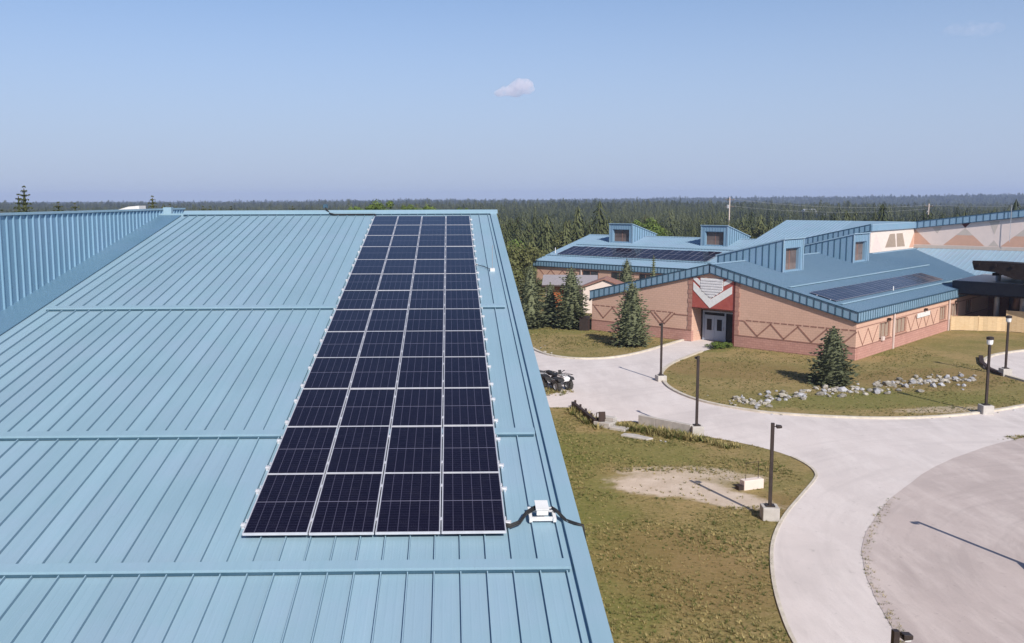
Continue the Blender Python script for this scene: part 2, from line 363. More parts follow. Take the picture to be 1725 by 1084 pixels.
tag(ribbon('kerb', LE[6:], .22, .12, M_KERB), kind='structure')
tag(ribbon('kerb', LS[2:42], .12, .05, M_KERB), kind='structure')
tag(ribbon('kerb', smooth_line(PAD, 2)[2:-2], .25, .13, M_KERB), kind='structure')
tag(ribbon('dark_edging_timber', [(40.69, 71.1), (39.17, 68.24), (38.33, 65.81), (38.05, 63.55)], .3, .2, M_TIMBER), 'dark curved timber edging round the small concrete pad', 'edging')

# ------------------------------------------------------------------ gym building with the big blue roof
TH = R(9.7289); CT, ST = math.cos(TH), math.sin(TH)
O0 = (-3.4554, 13.4899); Z0 = 7.4265; GZ = R(0.9968)
gym = tag(empty('gym_building', (O0[0], O0[1], 0), GZ), 'large hall with pale blue standing seam metal roof under the camera', 'building')
def rs(t, s, n=0.): return (t, s*CT-n*ST, Z0+s*ST+n*CT)       # roof coordinates: across, up the slope, above the panel plane
RZ = -.13; S0, S1 = -9.0, 27.2; TL, TR = -8.55, 5.27; PW = .384
roof = MB().prism([rs(TL-1.0, S0, RZ-.02), rs(TR-.03, S0, RZ-.02), rs(TR-.03, S1, RZ-.02), rs(TL-1.0, S1, RZ-.02)], (0,0,-.25)).build('roof', M_ROOF, gym)
zr = rs(0, S1)[2]; yr = rs(0, S1)[1]
MB().prism([(TL-1, yr+.02, zr-.2), (TR, yr+.02, zr-.2), (TR, yr+20, zr-3.6), (TL-1, yr+20, zr-3.6)], (0,0,.15)).build('rear_roof', M_ROOF, gym)
pm = MB(lambda p: Vector((p[0], p[1], p[2])))
Lp = S1-S0
pm.add([(0,0,0),(PW,0,0),(PW,Lp,0),(0,Lp,0)], [(0,1,2,3)])
pm.add([(-.008,0,.047),(.008,0,.047),(.008,Lp,.047),(-.008,Lp,.047)], [(0,1,2,3)])
pm.add([(-.011,0,0),(-.008,0,.047),(.008,0,.047),(.011,0,0),(-.011,Lp,0),(-.008,Lp,.047),(.008,Lp,.047),(.011,Lp,0)], [(0,1,5,4),(2,3,7,6),(0,3,2,1)])
nside = 5
for q in (.13, .255):
    pm.add([(q-.02,0,.0004),(q,0,.0016),(q+.02,0,.0004),(q-.02,Lp,.0004),(q,Lp,.0016),(q+.02,Lp,.0004)], [(0,1,4,3),(1,2,5,4)])
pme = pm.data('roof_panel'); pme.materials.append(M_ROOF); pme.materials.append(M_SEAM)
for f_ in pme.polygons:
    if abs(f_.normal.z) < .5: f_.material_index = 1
t = 4.119+PW*2-.0
ribs = []
while t > TL+.1: ribs.append(t); t -= PW
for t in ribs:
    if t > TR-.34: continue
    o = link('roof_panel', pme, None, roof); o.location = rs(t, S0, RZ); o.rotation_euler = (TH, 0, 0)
b = MB()     # raised rake trim along the open gable edge
b.prism([rs(TR-.27,S0,RZ), rs(TR-.27,S0,RZ+.07), rs(TR,S0,RZ+.07), rs(TR,S0,RZ-.30), rs(TR-.025,S0,RZ-.30), rs(TR-.025,S0,RZ)], Vector(rs(0,S1))-Vector(rs(0,S0)))
b.build('rake_trim', M_ROOF, roof)
b = MB(); b.prism([rs(TL-.95,S0,RZ+.004), rs(TL+.03,S0,RZ+.004), rs(TL+.03,S0,RZ+.03), rs(TL-.95,S0,RZ+.03)], Vector(rs(0,S1-.1))-Vector(rs(0,S0)))
b.build('valley_flashing', M_VALLEY, roof)
b = MB()
b.prism([rs(TL+.15,S1-.22,RZ+.07), rs(TL+.15,S1-.22,RZ+.15), rs(TL+.15,S1+.02,RZ+.20), rs(TL+.15,S1+.25,RZ+.10), rs(TL+.15,S1+.25,RZ-.05)], (TR+.05-TL-.15,0,0))
b.build('ridge_cap', M_ROOF, roof)
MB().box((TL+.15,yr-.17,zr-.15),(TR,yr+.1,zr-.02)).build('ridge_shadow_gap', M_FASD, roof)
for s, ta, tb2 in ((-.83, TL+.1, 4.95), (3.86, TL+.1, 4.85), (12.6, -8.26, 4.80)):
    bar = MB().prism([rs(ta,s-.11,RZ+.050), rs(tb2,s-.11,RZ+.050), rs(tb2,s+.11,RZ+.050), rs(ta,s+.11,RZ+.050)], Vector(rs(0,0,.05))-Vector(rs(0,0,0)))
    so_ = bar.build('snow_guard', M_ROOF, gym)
    MB().prism([rs(ta+.02,s-.118,RZ+.012), rs(tb2-.02,s-.118,RZ+.012), rs(tb2-.02,s-.095,RZ+.012), rs(ta+.02,s-.095,RZ+.012)], Vector(rs(0,0,.045))-Vector(rs(0,0,0))).build('gap_shade_strip', M_RIB_SHADE, so_)  # dark strip painting in the shaded gap under the guard
    for q in [ta+2.4*i for i in range(1, 6) if ta+2.4*i < tb2]:
        MB().prism([rs(q,s-.112,RZ+.049), rs(q+.03,s-.112,RZ+.049), rs(q+.03,s+.113,RZ+.049), rs(q,s+.113,RZ+.049)], Vector(rs(0,0,.053))-Vector(rs(0,0,0))).build('joint_clip', M_ROOF, so_)
# upper wall on the left, horizontal top, parallel to the seams
wt = -9.5; zt = 12.12
y0c, y1c = rs(0,-4)[1], rs(0,31.0)[1]
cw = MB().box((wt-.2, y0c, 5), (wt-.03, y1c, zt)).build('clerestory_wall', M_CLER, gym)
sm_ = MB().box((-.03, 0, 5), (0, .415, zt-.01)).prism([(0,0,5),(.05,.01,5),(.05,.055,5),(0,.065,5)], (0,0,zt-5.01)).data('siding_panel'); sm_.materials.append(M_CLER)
y = y0c
while y < y1c-.3:
    o = link('siding_panel', sm_, None, cw); o.location = (wt, y, 0); y += .42
MB().box((wt-.25, y0c, zt), (wt+.06, y1c+.05, zt+.07)).build('coping', M_ROOF, cw)
MB().box((wt+.05, rs(0,27.6)[1], zt-.3), (wt+.4, rs(0,27.9)[1], zt+.12)).build('end_block', M_ROOF, cw)
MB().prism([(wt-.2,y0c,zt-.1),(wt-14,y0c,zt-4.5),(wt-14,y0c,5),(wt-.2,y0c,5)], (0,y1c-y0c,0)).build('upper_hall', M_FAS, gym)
b = MB(); e0, e1 = rs(0,S0+.6)[1], yr
b.prism([(5.05,e0,0),(5.05,e1+19.5,0),(5.05,e1+19.5,zr-3.9),(5.05,e1,zr-.6),(5.05,e0,rs(0,S0+.6)[2]-.45)], (-.25,0,0))
b.box((wt,e0,0),(4.8,e0+.25,rs(0,S0+.6)[2]-.45)); b.box((wt,e1+19.25,0),(4.8,e1+19.5,zr-3.9))
b.build('wall', M_BRICK, gym)

# ---------------------------------------------------------------- solar panels
PWD, PHT = 1.0, 1.99
def panel_meshes():
    fr = MB(); d, lip = .04, .016
    fr.box((0,0,-d),(PWD,lip,0)); fr.box((0,PHT-lip,-d),(PWD,PHT,0)); fr.box((0,lip,-d),(lip,PHT-lip,0)); fr.box((PWD-lip,lip,-d),(PWD,PHT-lip,0))
    gl = MB().box((lip,lip,-.035),(PWD-lip,PHT-lip,-.003))
    a = fr.data('frame'); a.materials.append(M_ALU); c = gl.data('cell_sheet'); c.materials.append(M_SOLAR); return a, c
FM, GM = panel_meshes()
FM2 = FM.copy(); FM2.materials.clear(); FM2.materials.append(simple('mid_grey_frame', (.30,.30,.37), None, .4, .3))
def solar_panel(mat4, label, group, fm_=None):
    o = empty('solar_panel'); o.matrix_world = mat4; o.empty_display_size = .1
    tag(o, label, 'solar panel', group)
    link('frame', fm_ or FM, None, o); link('cell_sheet', GM, None, o)
    return o
GM4 = Matrix.Translation((O0[0], O0[1], 0)) @ Matrix.Rotation(GZ, 4, 'Z')
rr = random.Random(2)
for i in range(13):
    for j in range(4):
        m4 = GM4 @ Matrix.Translation(rs(j*1.0208+.005, i*2.0159+.008+rr.uniform(-.006,.006), rr.uniform(-.004,.004))) @ Matrix.Rotation(TH+rr.uniform(-.004,.004), 4, 'X')
        row = 'front row' if i == 0 else ('row at the ridge' if i == 12 else ORD[i]+' row from front')
        solar_panel(m4, 'solar panel on the near roof, %s from left, %s' % (ORD[j], row), 'solar panels on the near blue roof')
rail = tag(empty('mounting_frame', (O0[0], O0[1], 0), GZ), 'aluminium rails with clamps under the solar panels of the near roof', 'rail frame')
rm = MB().box((-.10,-.022,-.06),(4.17,.022,-.01)).data('rail'); rm.materials.append(M_ALU)
cm = MB().box((-.011,-.03,-.02),(.011,.03,.006)).data('clamp'); cm.materials.append(M_ALU)
fm = MB().box((-.03,-.035,-.09),(.03,.035,-.0)).data('roof_clamp'); fm.materials.append(M_ALU)
for i in range(13):
    for q in (.42, 1.55):
        o = link('rail', rm, None, rail); o.location = rs(0, i*2.0159+q, -.045); o.rotation_euler = (TH,0,0)
        for j in range(5):
            c = link('clamp', cm, None, o); c.location = (j*1.0208-.006 if j else -.012, 0, .045)
        for tt in (-.08, 4.12):
            c = link('roof_clamp', fm, None, o); c.location = (tt, 0, -.03)
# junction box and cables
jb = tag(empty('junction_box', (O0[0], O0[1], 0), GZ), 'white electrical junction box on a bracket beside the solar array', 'junction box')
b = MB()
for s in (.47, .74): b.prism([rs(4.47,s-.025,RZ+.05), rs(4.88,s-.025,RZ+.05), rs(4.88,s+.025,RZ+.05), rs(4.47,s+.025,RZ+.05)], Vector(rs(0,0,.05))-Vector(rs(0,0,0)))
for tq in (4.46, 4.84): b.prism([rs(tq,.42,RZ+.04), rs(tq+.05,.42,RZ+.04), rs(tq+.05,.80,RZ+.04), rs(tq,.80,RZ+.04)], Vector(rs(0,0,.07))-Vector(rs(0,0,0)))
b.build('bracket', M_WHITE, jb)
MB().prism([rs(4.58,.52,RZ+.1), rs(4.77,.52,RZ+.1), rs(4.77,.80,RZ+.1), rs(4.58,.80,RZ+.1)], Vector(rs(0,0,.10))-Vector(rs(0,0,0))).build('enclosure', M_WHITE, jb, .012)
MB().prism([rs(4.57,.51,RZ+.202), rs(4.78,.51,RZ+.202), rs(4.78,.81,RZ+.202), rs(4.57,.81,RZ+.202)], Vector(rs(0,0,.02))-Vector(rs(0,0,0))).build('lid', M_WHITE, jb)
for k_ in range(2): MB().tube([rs(4.78,.6+.1*k_,RZ+.14), rs(4.84,.6+.1*k_,RZ+.14)], .022).build('cable_gland', M_GREY, jb)
cb = tag(empty('cable_run', (O0[0], O0[1], 0), GZ), 'black cables sagging from the array through the junction box over the roof edge', 'cable')
for dn in (0, .05, .09):
    MB().tube([rs(4.02,.25+dn,-.05), rs(4.15,.24+dn,RZ+.06), rs(4.30,.33+dn,RZ+.07), rs(4.42,.52+dn,RZ+.13), rs(4.57,.62+dn,RZ+.17)], .014, 6).build('cable', M_BLACK, cb, smooth=True)
    MB().tube([rs(4.84,.62+dn,RZ+.16), rs(4.92,.56+dn,RZ+.13), rs(5.05,.38+dn,RZ+.06), rs(5.16,.27+dn*.6,RZ+.09), rs(5.29,.22+dn*.4,RZ+.085), rs(5.32,.18+dn*.4,RZ-.1), rs(5.315,.15,RZ-.6)], .014, 6).build('cable', M_BLACK, cb, smooth=True)
rc = tag(empty('ridge_conduit', (O0[0], O0[1], 0), GZ), 'black conduit along the ridge with a bent up end left of the array', 'conduit')
MB().tube([rs(-2.25,S1+.05,RZ+.36), rs(-2.2,S1-.05,RZ+.26), rs(-2.02,S1-.22,RZ+.1), rs(-1.8,S1-.3,RZ+.06), rs(-.05,S1-.3,RZ+.06), rs(.1,26.1,-.06)], .035, 8).build('conduit', M_BLACK, rc, smooth=True)
MB().box((-2.33, yr-.05, zr+.16),(-2.14, yr+.12, zr+.33)).build('cowl', M_FASD, rc)
sn = tag(empty('weather_sensor', (O0[0], O0[1], 0), GZ), 'small white weather sensor with a thin rod near the right roof edge', 'sensor')
MB().prism([rs(4.55,16.84,RZ), rs(4.71,16.84,RZ), rs(4.71,17.02,RZ), rs(4.55,17.02,RZ)], Vector(rs(0,0,.09))-Vector(rs(0,0,0))).build('sensor_housing', M_WHITE, sn, .01)
MB().tube([rs(4.63,16.95,RZ+.05), (4.63, rs(0,16.95)[1], rs(0,16.95)[2]+.72)], .012, 6).build('rod', M_GREY, sn)
MB().tube([rs(4.60,16.95,RZ+.04), rs(4.40,17.3,RZ+.05), rs(4.1,17.6,-.06)], .012, 6).build('cable', M_BLACK, sn)

# ------------------------------------------------------------------ school building
SA = R(45.975)
school = tag(empty('school_building', (30.25, 69.96, 0), SA), 'low pink block school with blue metal roofs and zigzag brick bands', 'building')
K = .2487
def seams(b, f, us, v0, v1, h=.055, wd=.03):
    for u in us:
        p, q = Vector(f(u, v0)), Vector(f(u, v1)); b.bar(p+Vector((0,0,.0)), q, wd, h*2)
def frange(a, b, s):
    o = []
    while a < b: o.append(a); a += s
    return o
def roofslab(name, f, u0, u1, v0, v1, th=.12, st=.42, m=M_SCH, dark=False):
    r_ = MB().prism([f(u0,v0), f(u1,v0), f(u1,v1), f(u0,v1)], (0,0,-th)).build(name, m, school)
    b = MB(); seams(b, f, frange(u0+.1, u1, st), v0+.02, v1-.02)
    tag(b.build('roof_seams', M_SEAMS_SHADE if dark else m, r_), kind='stuff'); return r_
fR = lambda a, b_: (a, b_, 3.75+K*(b_+.3))
fL = lambda a, b_: (a, b_, 6.95-K*(b_-12.57))
fB = lambda b_, a: (a, b_, 3.72+.25*(a-31.35))
fB2 = lambda b_, a: (a, b_, 7.12-.25*(a-44.95))
roofR = roofslab('roof', fR, -.14, 46, -.14, 12.55, dark=True)
roofL = roofslab('roof', fL, -.14, 40, 12.60, 25.3)
roofB = roofslab('roof', fB, 24, 58.6, 31.37, 44.93, st=.46)
roofslab('roof', fB2, 24, 58.6, 44.98, 58.6)
MB().prism([(-.15,12.3,6.93),(-.15,12.57,7.02),(-.15,12.85,6.93),(-.15,12.57,6.90)], (32,0,0)).build('ridge_cap', M_SCH, roofR)
MB().prism([(44.7,26,7.10),(44.95,26,7.19),(45.2,26,7.10),(44.95,26,7.06)], (0,32.6,0)).build('ridge_cap', M_SCH, roofB)
for nm, f, u0, u1, v in (('snow_guard', fR, .6, 35, 5.75), ('snow_guard', fR, .6, 32, 1.45)):
    b = MB(); p, q = Vector(f(u0, v)), Vector(f(u1, v)); b.bar(p+Vector((0,0,.10)), q+Vector((0,0,.10)), .2, .07); b.build(nm, M_ROOF, roofR)
for v, u0, u1 in ((34.0,24,58.2), (39.6,30,57)):
    b = MB(); p, q = Vector(fB(u0, v)), Vector(fB(u1, v)); b.bar(p+Vector((0,0,.10)), q+Vector((0,0,.10)), .2, .07); b.build('snow_guard', M_ROOF, roofB)
MB().tube([(13.5,2.0,4.3),(13.5,2.0,4.75)], .05, 8).build('vent_pipe', M_WHITE, roofR)
MB().tube([(35.2,57.6,4.6),(35.2,57.6,5.5)], .06, 8).build('vent_pipe', M_WHITE, roofB)

# fascia strips made of single panels
def fascia(P0, P1, h, nrm, step, separate=True, rib=.05, name='fascia'):
    P0, P1, nrm = Vector(P0), Vector(P1), Vector(nrm); n = max(1, round((P1-P0).length/step)); d = (P1-P0)/n
    back = MB().prism([P0-nrm*.02, P1-nrm*.02, P1-nrm*.02-Vector((0,0,h)), P0-nrm*.02-Vector((0,0,h))], -nrm*.06).build(name, M_FAS, school)
    one = MB(); e = d.normalized()*.028
    one.prism([(0,0,-.03), d, d-Vector((0,0,h-.03)), Vector((0,0,-h))+Vector((0,0,.03))], -nrm*.018)
    nf = len(one.f); one.prism([-e, e, e-Vector((0,0,h)), -e-Vector((0,0,h))], nrm*rib)
    me = one.data('fascia_panel'); me.materials.append(M_FAS); me.materials.append(M_RIB_SHADE)
    for f_ in list(me.polygons)[nf:]: f_.material_index = 1
    if separate:
        for i in range(n):
            o = link('fascia_panel', me, None, back); o.location = P0+d*i
    else:
        al = MB()
        for i in range(n): al.add([tuple(Vector(v)+P0+d*i) for v in one.v], one.f)
        fo_ = tag(al.build('fascia_panels', M_FAS, back), kind='stuff'); fo_.data.materials.append(M_RIB_SHADE); per = len(one.f)
        for f_ in fo_.data.polygons:
            if f_.index % per >= nf: f_.material_index = 1
    tr = MB(); up_ = Vector((0,0,1))
    tr.prism([P0+nrm*.07, P1+nrm*.07, P1-nrm*.10, P0-nrm*.10], (0,0,.05)); tr.build('drip_edge', M_FASD, back)
    tr = MB(); q0, q1 = P0-up_*(h+.06), P1-up_*(h+.06)
    tr.prism([q0+nrm*.03, q1+nrm*.03, q1-nrm*.10, q0-nrm*.10], (0,0,.055)); tr.build('bottom_trim', M_FASD, back)
    return back
NA = (-1,0,0); NB = (0,-1,0)
fascia((-.17,12.57,6.95), (-.17,-.17,3.785), .74, NA, .6)
fascia((-.17,12.57,6.95), (-.17,25.31,3.785), .74, NA, .6)
fascia((-.17,-.17,3.785), (33,-.17,3.785), .74, NB, .5, rib=.03)
fascia((31.33,58.62,3.72), (31.33,26,3.72), .72, NA, .5, False)
# soffits
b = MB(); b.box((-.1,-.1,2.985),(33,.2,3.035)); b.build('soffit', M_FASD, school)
# walls
wl = MB(); TW = .3
top = lambda b_: 6.75-K*abs(b_-12.57)-.02
for b0, b1 in ((0,10.2),(14.3,25.14)):
    poly = [(0,b0,.96),(0,b1,.96),(0,b1,top(b1))]+([(0,b0,top(b0))]); wl.prism(poly, (TW,0,0))
wl.prism([(0,10.2,5.75),(0,14.3,5.75),(0,14.3,top(14.3)),(0,12.57,top(12.57)),(0,10.2,top(10.2))], (TW,0,0))
# right wall with window openings (between 1.1 and 2.42)
wins = [(4.9,7.4),(8.6,11.3),(20.1,22.1),(23.4,25.8),(28.2,30.2)]
wl.box((TW,0,2.42),(36,TW,3.6)); xs_ = [TW]+[c for w_ in wins for c in w_]+[36]
for i in range(0, len(xs_), 2): wl.box((xs_[i],0,1.1),(xs_[i+1],TW,2.42))
wl.box((TW,0,.96),(36,TW,1.1))
wl.box((0,25.14-TW,.96),(32,25.14,3.6)) if False else wl.box((TW,25.14-TW,.96),(31.5,25.14,3.6))
wl.box((31.58,25.14,.96),(31.58+TW,58.2,3.3)); wl.box((31.58+TW,57.9,.96),(58,58.2,3.3))
wl.prism([(31.9,57.9,3.3),(58,57.9,3.3),(45,57.9,6.9)], (0,.3,0)); wl.box((57.7,25,.96),(58,57.9,3.6))
wall = wl.build('wall', M_BRICK, school)
bs = MB()
for b0, b1 in ((0,10.2),(14.3,25.14)): bs.box((-.03,b0,-.1),(TW,b1,.96))
bs.box((TW,-.03,-.1),(36,TW,.96)); bs.box((TW,25.14-TW,-.1),(31.5,25.17,.96)); bs.box((31.55,25.17,-.1),(31.58+TW,58.2,.96)); bs.box((31.88,57.9,-.1),(58,58.23,.96)); bs.box((57.7,25,-.1),(58,57.9,.96))
base = bs.build('base_course', M_BASE, school)
bd = MB()
for b0, b1 in ((0,10.2),(14.3,25.14)): bd.box((-.05,b0,.955),(-.002,b1,1.05)); bd.box((-.05,b0,-.02),(-.031,b1,.06))
bd.box((0,-.05,.955),(36,-.002,1.02)); bd.box((31.52,25.2,.955),(31.578,58.2,1.03))
bd.build('band_course', M_BAND, base)
def band(name, pts, nrm, w_=.12, m=M_BAND):
    b = MB()
    for p, q in zip(pts, pts[1:]):
        p, q = Vector(p), Vector(q); d = (q-p).normalized(); s = d.cross(Vector(nrm)).normalized()*(w_/2); e = d*w_*.35
        b.prism([p-s-e, q-s+e, q+s+e, p+s-e], Vector(nrm)*.02)
    return b.build(name, m, wall)
def zig(x0, period, n, zt_, zb_, mk, half=True):
    pts = []
    for i in range(n): pts += [mk(x0-i*period, zt_), mk(x0-(i+.5)*period, zb_)]
    pts.append(mk(x0-n*period, zt_)); return pts
mkF = lambda b_, z: (-.002, b_, z)
band('zigzag_band', zig(9.3, 2.33, 4, 2.22, 1.1, mkF), NA)
band('zigzag_band', zig(24.85, 2.1, 4, 2.36, 1.3, mkF), NA)
def dashes(p, q, nrm, dash=.5, gap=.12, z=.10):
    b = MB(); p, q = Vector(p), Vector(q); L = (q-p).length; d = (q-p)/L; x = 0
    while x < L:
        a, c = p+d*x, p+d*min(L, x+dash); b.prism([a-Vector((0,0,z/2)), c-Vector((0,0,z/2)), c+Vector((0,0,z/2)), a+Vector((0,0,z/2))], Vector(nrm)*.012); x += dash+gap
    return b.build('dashed_band', M_BAND, wall)
dashes((-.002,0,2.34),(-.002,9.3,2.34),NA); band('band', [mkF(9.4,2.28), mkF(10.2,2.28)], NA, .1)
dashes((-.002,16.2,2.44),(-.002,25.1,2.44),NA); band('band', [mkF(14.3,2.3), mkF(16.1,2.3)], NA, .1)
zz = [mkF(18.1,2.3), mkF(17.07,1.36), mkF(16.05,2.38)]; band('zigzag_band', zz, NA)
mkR = lambda a, z: (a, -.002, z)
for a0, per, n in ((.35,2.1,2),(11.4,2.0,4)): band('zigzag_band', [mkR(a0+per*i/2, 2.3 if i % 2 == 0 else 1.08) for i in range(2*n+1)], NB, .09)
dashes((0,-.002,2.5),(36,-.002,2.5),NB,.9,.06,.07)
mkB = lambda b_, z: (31.578, b_, z)
band('zigzag_band', [mkB(57.6-1.05*i, 2.5 if i % 2 == 0 else 1.5) for i in range(9)], NA, .12)
band('zigzag_band', [mkB(37.6-1.05*i, 2.5 if i % 2 == 0 else 1.5) for i in range(7)], NA, .12)
# quoins each side of the entrance
for b0 in (10.2, 14.3):
    s = -1 if b0 < 12 else 1
    q = MB()
    for i in range(12): q.box((-.05, min(b0, b0+s*(.35 if i % 2 else .42)), 1.06+i*.4), (-.002, max(b0, b0+s*(.35 if i % 2 else .42)), 1.06+i*.4+.37))
    q.build('quoin', M_QUOIN, wall)
# windows
def window(x0, x1, z0, z1, mk, nin, blind, parent, bars=1):
    nin = Vector(nin)
    def q(m_, x, z, d): return Vector(mk(x, z))+nin*d
    f = MB(); fw = .07
    for (xa, xb, za, zb) in ((x0,x0+fw,z0,z1),(x1-fw,x1,z0,z1),(x0+fw,x1-fw,z0,z0+fw),(x0+fw,x1-fw,z1-fw,z1)):
        f.prism([q(0,xa,za,.12), q(0,xb,za,.12), q(0,xb,zb,.12), q(0,xa,zb,.12)], nin*.08)
    for k_ in range(bars):
        xm = x0+(x1-x0)*(k_+1)/(bars+1); f.prism([q(0,xm-.03,z0+fw,.13), q(0,xm+.03,z0+fw,.13), q(0,xm+.03,z1-fw,.13), q(0,xm-.03,z1-fw,.13)], nin*.06)
    w_ = f.build('window', M_BAND, parent)
    MB().prism([q(0,x0+fw,z0+fw,.17), q(0,x1-fw,z0+fw,.17), q(0,x1-fw,z1-fw,.17), q(0,x0+fw,z1-fw,.17)], nin*.01).build('pane', M_GLASS if not blind else M_BLIND, w_)
    MB().prism([q(0,x0-.05,z0-.07,-.06), q(0,x1+.05,z0-.07,-.06), q(0,x1+.05,z0-.003,-.06), q(0,x0-.05,z0-.003,-.06)], nin*.25).build('sill', M_BAND, w_)
    return w_
for a0, a1 in wins: window(a0, a1, 1.1, 2.42, lambda x, z: (x, 0, z), (0,1,0), True, wall, 2)
for b0, b1 in ((47.2,49.7),(44.9,42.3),(40.4,38.6)):
    b0, b1 = min(b0,b1), max(b0,b1)
    ww = MB(); ww.box((31.54,b0-.08,1.22),(31.578,b1+.08,2.72)); ww.build('window_surround', M_BAND, wall)
    MB().box((31.51,b0,1.3),(31.538,b1,2.64)).build('pane', M_GLASS, wall)
    MB().box((31.48,(b0+b1)/2-.03,1.3),(31.508,(b0+b1)/2+.03,2.64)).build('mullion', M_BAND, wall)
# downpipes, wall lamps, sign on the right wall
for a in (7.95, 22.6): MB().box((a-.07,-.16,0),(a+.07,-.06,3.0)).build('downpipe', M_PALE, wall)
MB().box((31.40,49.95,0),(31.51,50.08,3.0)).build('downpipe', M_PALE, wall)
for a in (6.6, 15.7, 24.6): MB().box((a-.12,-.28,2.52),(a+.12,-.06,2.74)).build('wall_lamp', M_POST, wall)
MB().box((13.7,-.09,2.02),(17.1,-.055,2.42)).build('name_board', M_WHITE, wall)
MB().box((5.2,-.2,1.0),(5.7,-.052,1.3)).build('vent_hood', M_PALE, wall)
# entrance
ent = MB().box((1.75,10.2,0),(1.95,14.3,5.7)); ent.box((TW,14.3,0),(1.95,14.55,5.7)); ent.box((TW,9.95,0),(1.95,10.2,5.7)); ent.box((TW,9.96,5.7),(1.95,14.54,5.85))
en = ent.build('entrance_recess', M_BRICK, school)
hd = MB().prism([(-.04,10.22,3.1),(-.04,14.28,3.1),(-.04,14.28,5.72),(-.04,10.22,5.72)], (.16,0,0)).build('entrance_header', M_RED, school)
MB().prism([(-.07,14.2,4.62),(-.07,12.55,3.12),(-.07,10.5,4.5),(-.07,10.5,5.15),(-.07,12.5,3.9),(-.07,14.2,5.3)], (.028,0,0)).build('chevron', M_WHITE, hd)
MB().prism([(-.075,13.5,4.75),(-.075,12.5,3.95),(-.075,11.35,4.72),(-.075,11.35,5.72),(-.075,13.5,5.72)], (.03,0,0)).build('centre_panel', M_WHITE, hd)
for i in range(7):
    z = 4.1+.23*i; hw = min(1.05, .25+(z-4.1)*1.4); MB().box((-.11,12.42-hw,z),(-.077,12.42+hw,z+.12)).build('slat', M_PALEW, hd)
MB().prism([(-.075,14.2,5.72),(-.075,13.9,5.72),(-.075,13.52,5.45),(-.075,13.52,4.98),(-.075,14.2,5.55)], (.03,0,0)).build('white_corner', M_WHITE, hd)
MB().prism([(-.075,10.5,5.72),(-.075,10.9,5.72),(-.075,11.3,5.45),(-.075,11.3,5.1),(-.075,10.5,5.5)], (.03,0,0)).build('white_corner', M_WHITE, hd)
MB().box((-.06,10.22,3.04),(.13,14.28,3.098)).build('header_edge', M_DRED, hd)
MB().box((-.06,10.2,0),(.02,10.36,5.72)).build('side_trim', M_DRED, hd)
fr = MB()
for b0, b1 in ((10.3,10.45),(11.85,12.0),(13.97,14.12)): fr.box((1.58,b0,0),(1.74,b1,2.55))
fr.box((1.58,10.3,2.55),(1.74,14.12,2.68)); fr.box((1.60,12.0,2.2),(1.73,13.97,2.3))
df = fr.build('door_frame', M_DOOR, school)
MB().box((1.66,12.0,2.3),(1.70,13.97,2.55)).build('transom_pane', M_DARKP, df)
for b0, b1 in ((12.01,12.975),(12.995,13.96)):
    dr = MB().box((1.62,b0,.04),(1.69,b1,2.2)).build('door', M_DOOR, school)
    MB().box((1.60,b0+.25,.95),(1.618,b1-.25,1.95)).build('pane', M_DARKP, dr)
    MB().box((1.54,b0+.08,1.0),(1.615,b0+.12,1.3)).build('handle', M_GALV, dr)
MB().box((1.64,10.45,.04),(1.70,11.85,2.55)).build('side_pane', M_DARKP, df)
MB().box((1.60,14.12,.0),(1.745,14.29,2.68)).build('dark_jamb', M_POST, df)

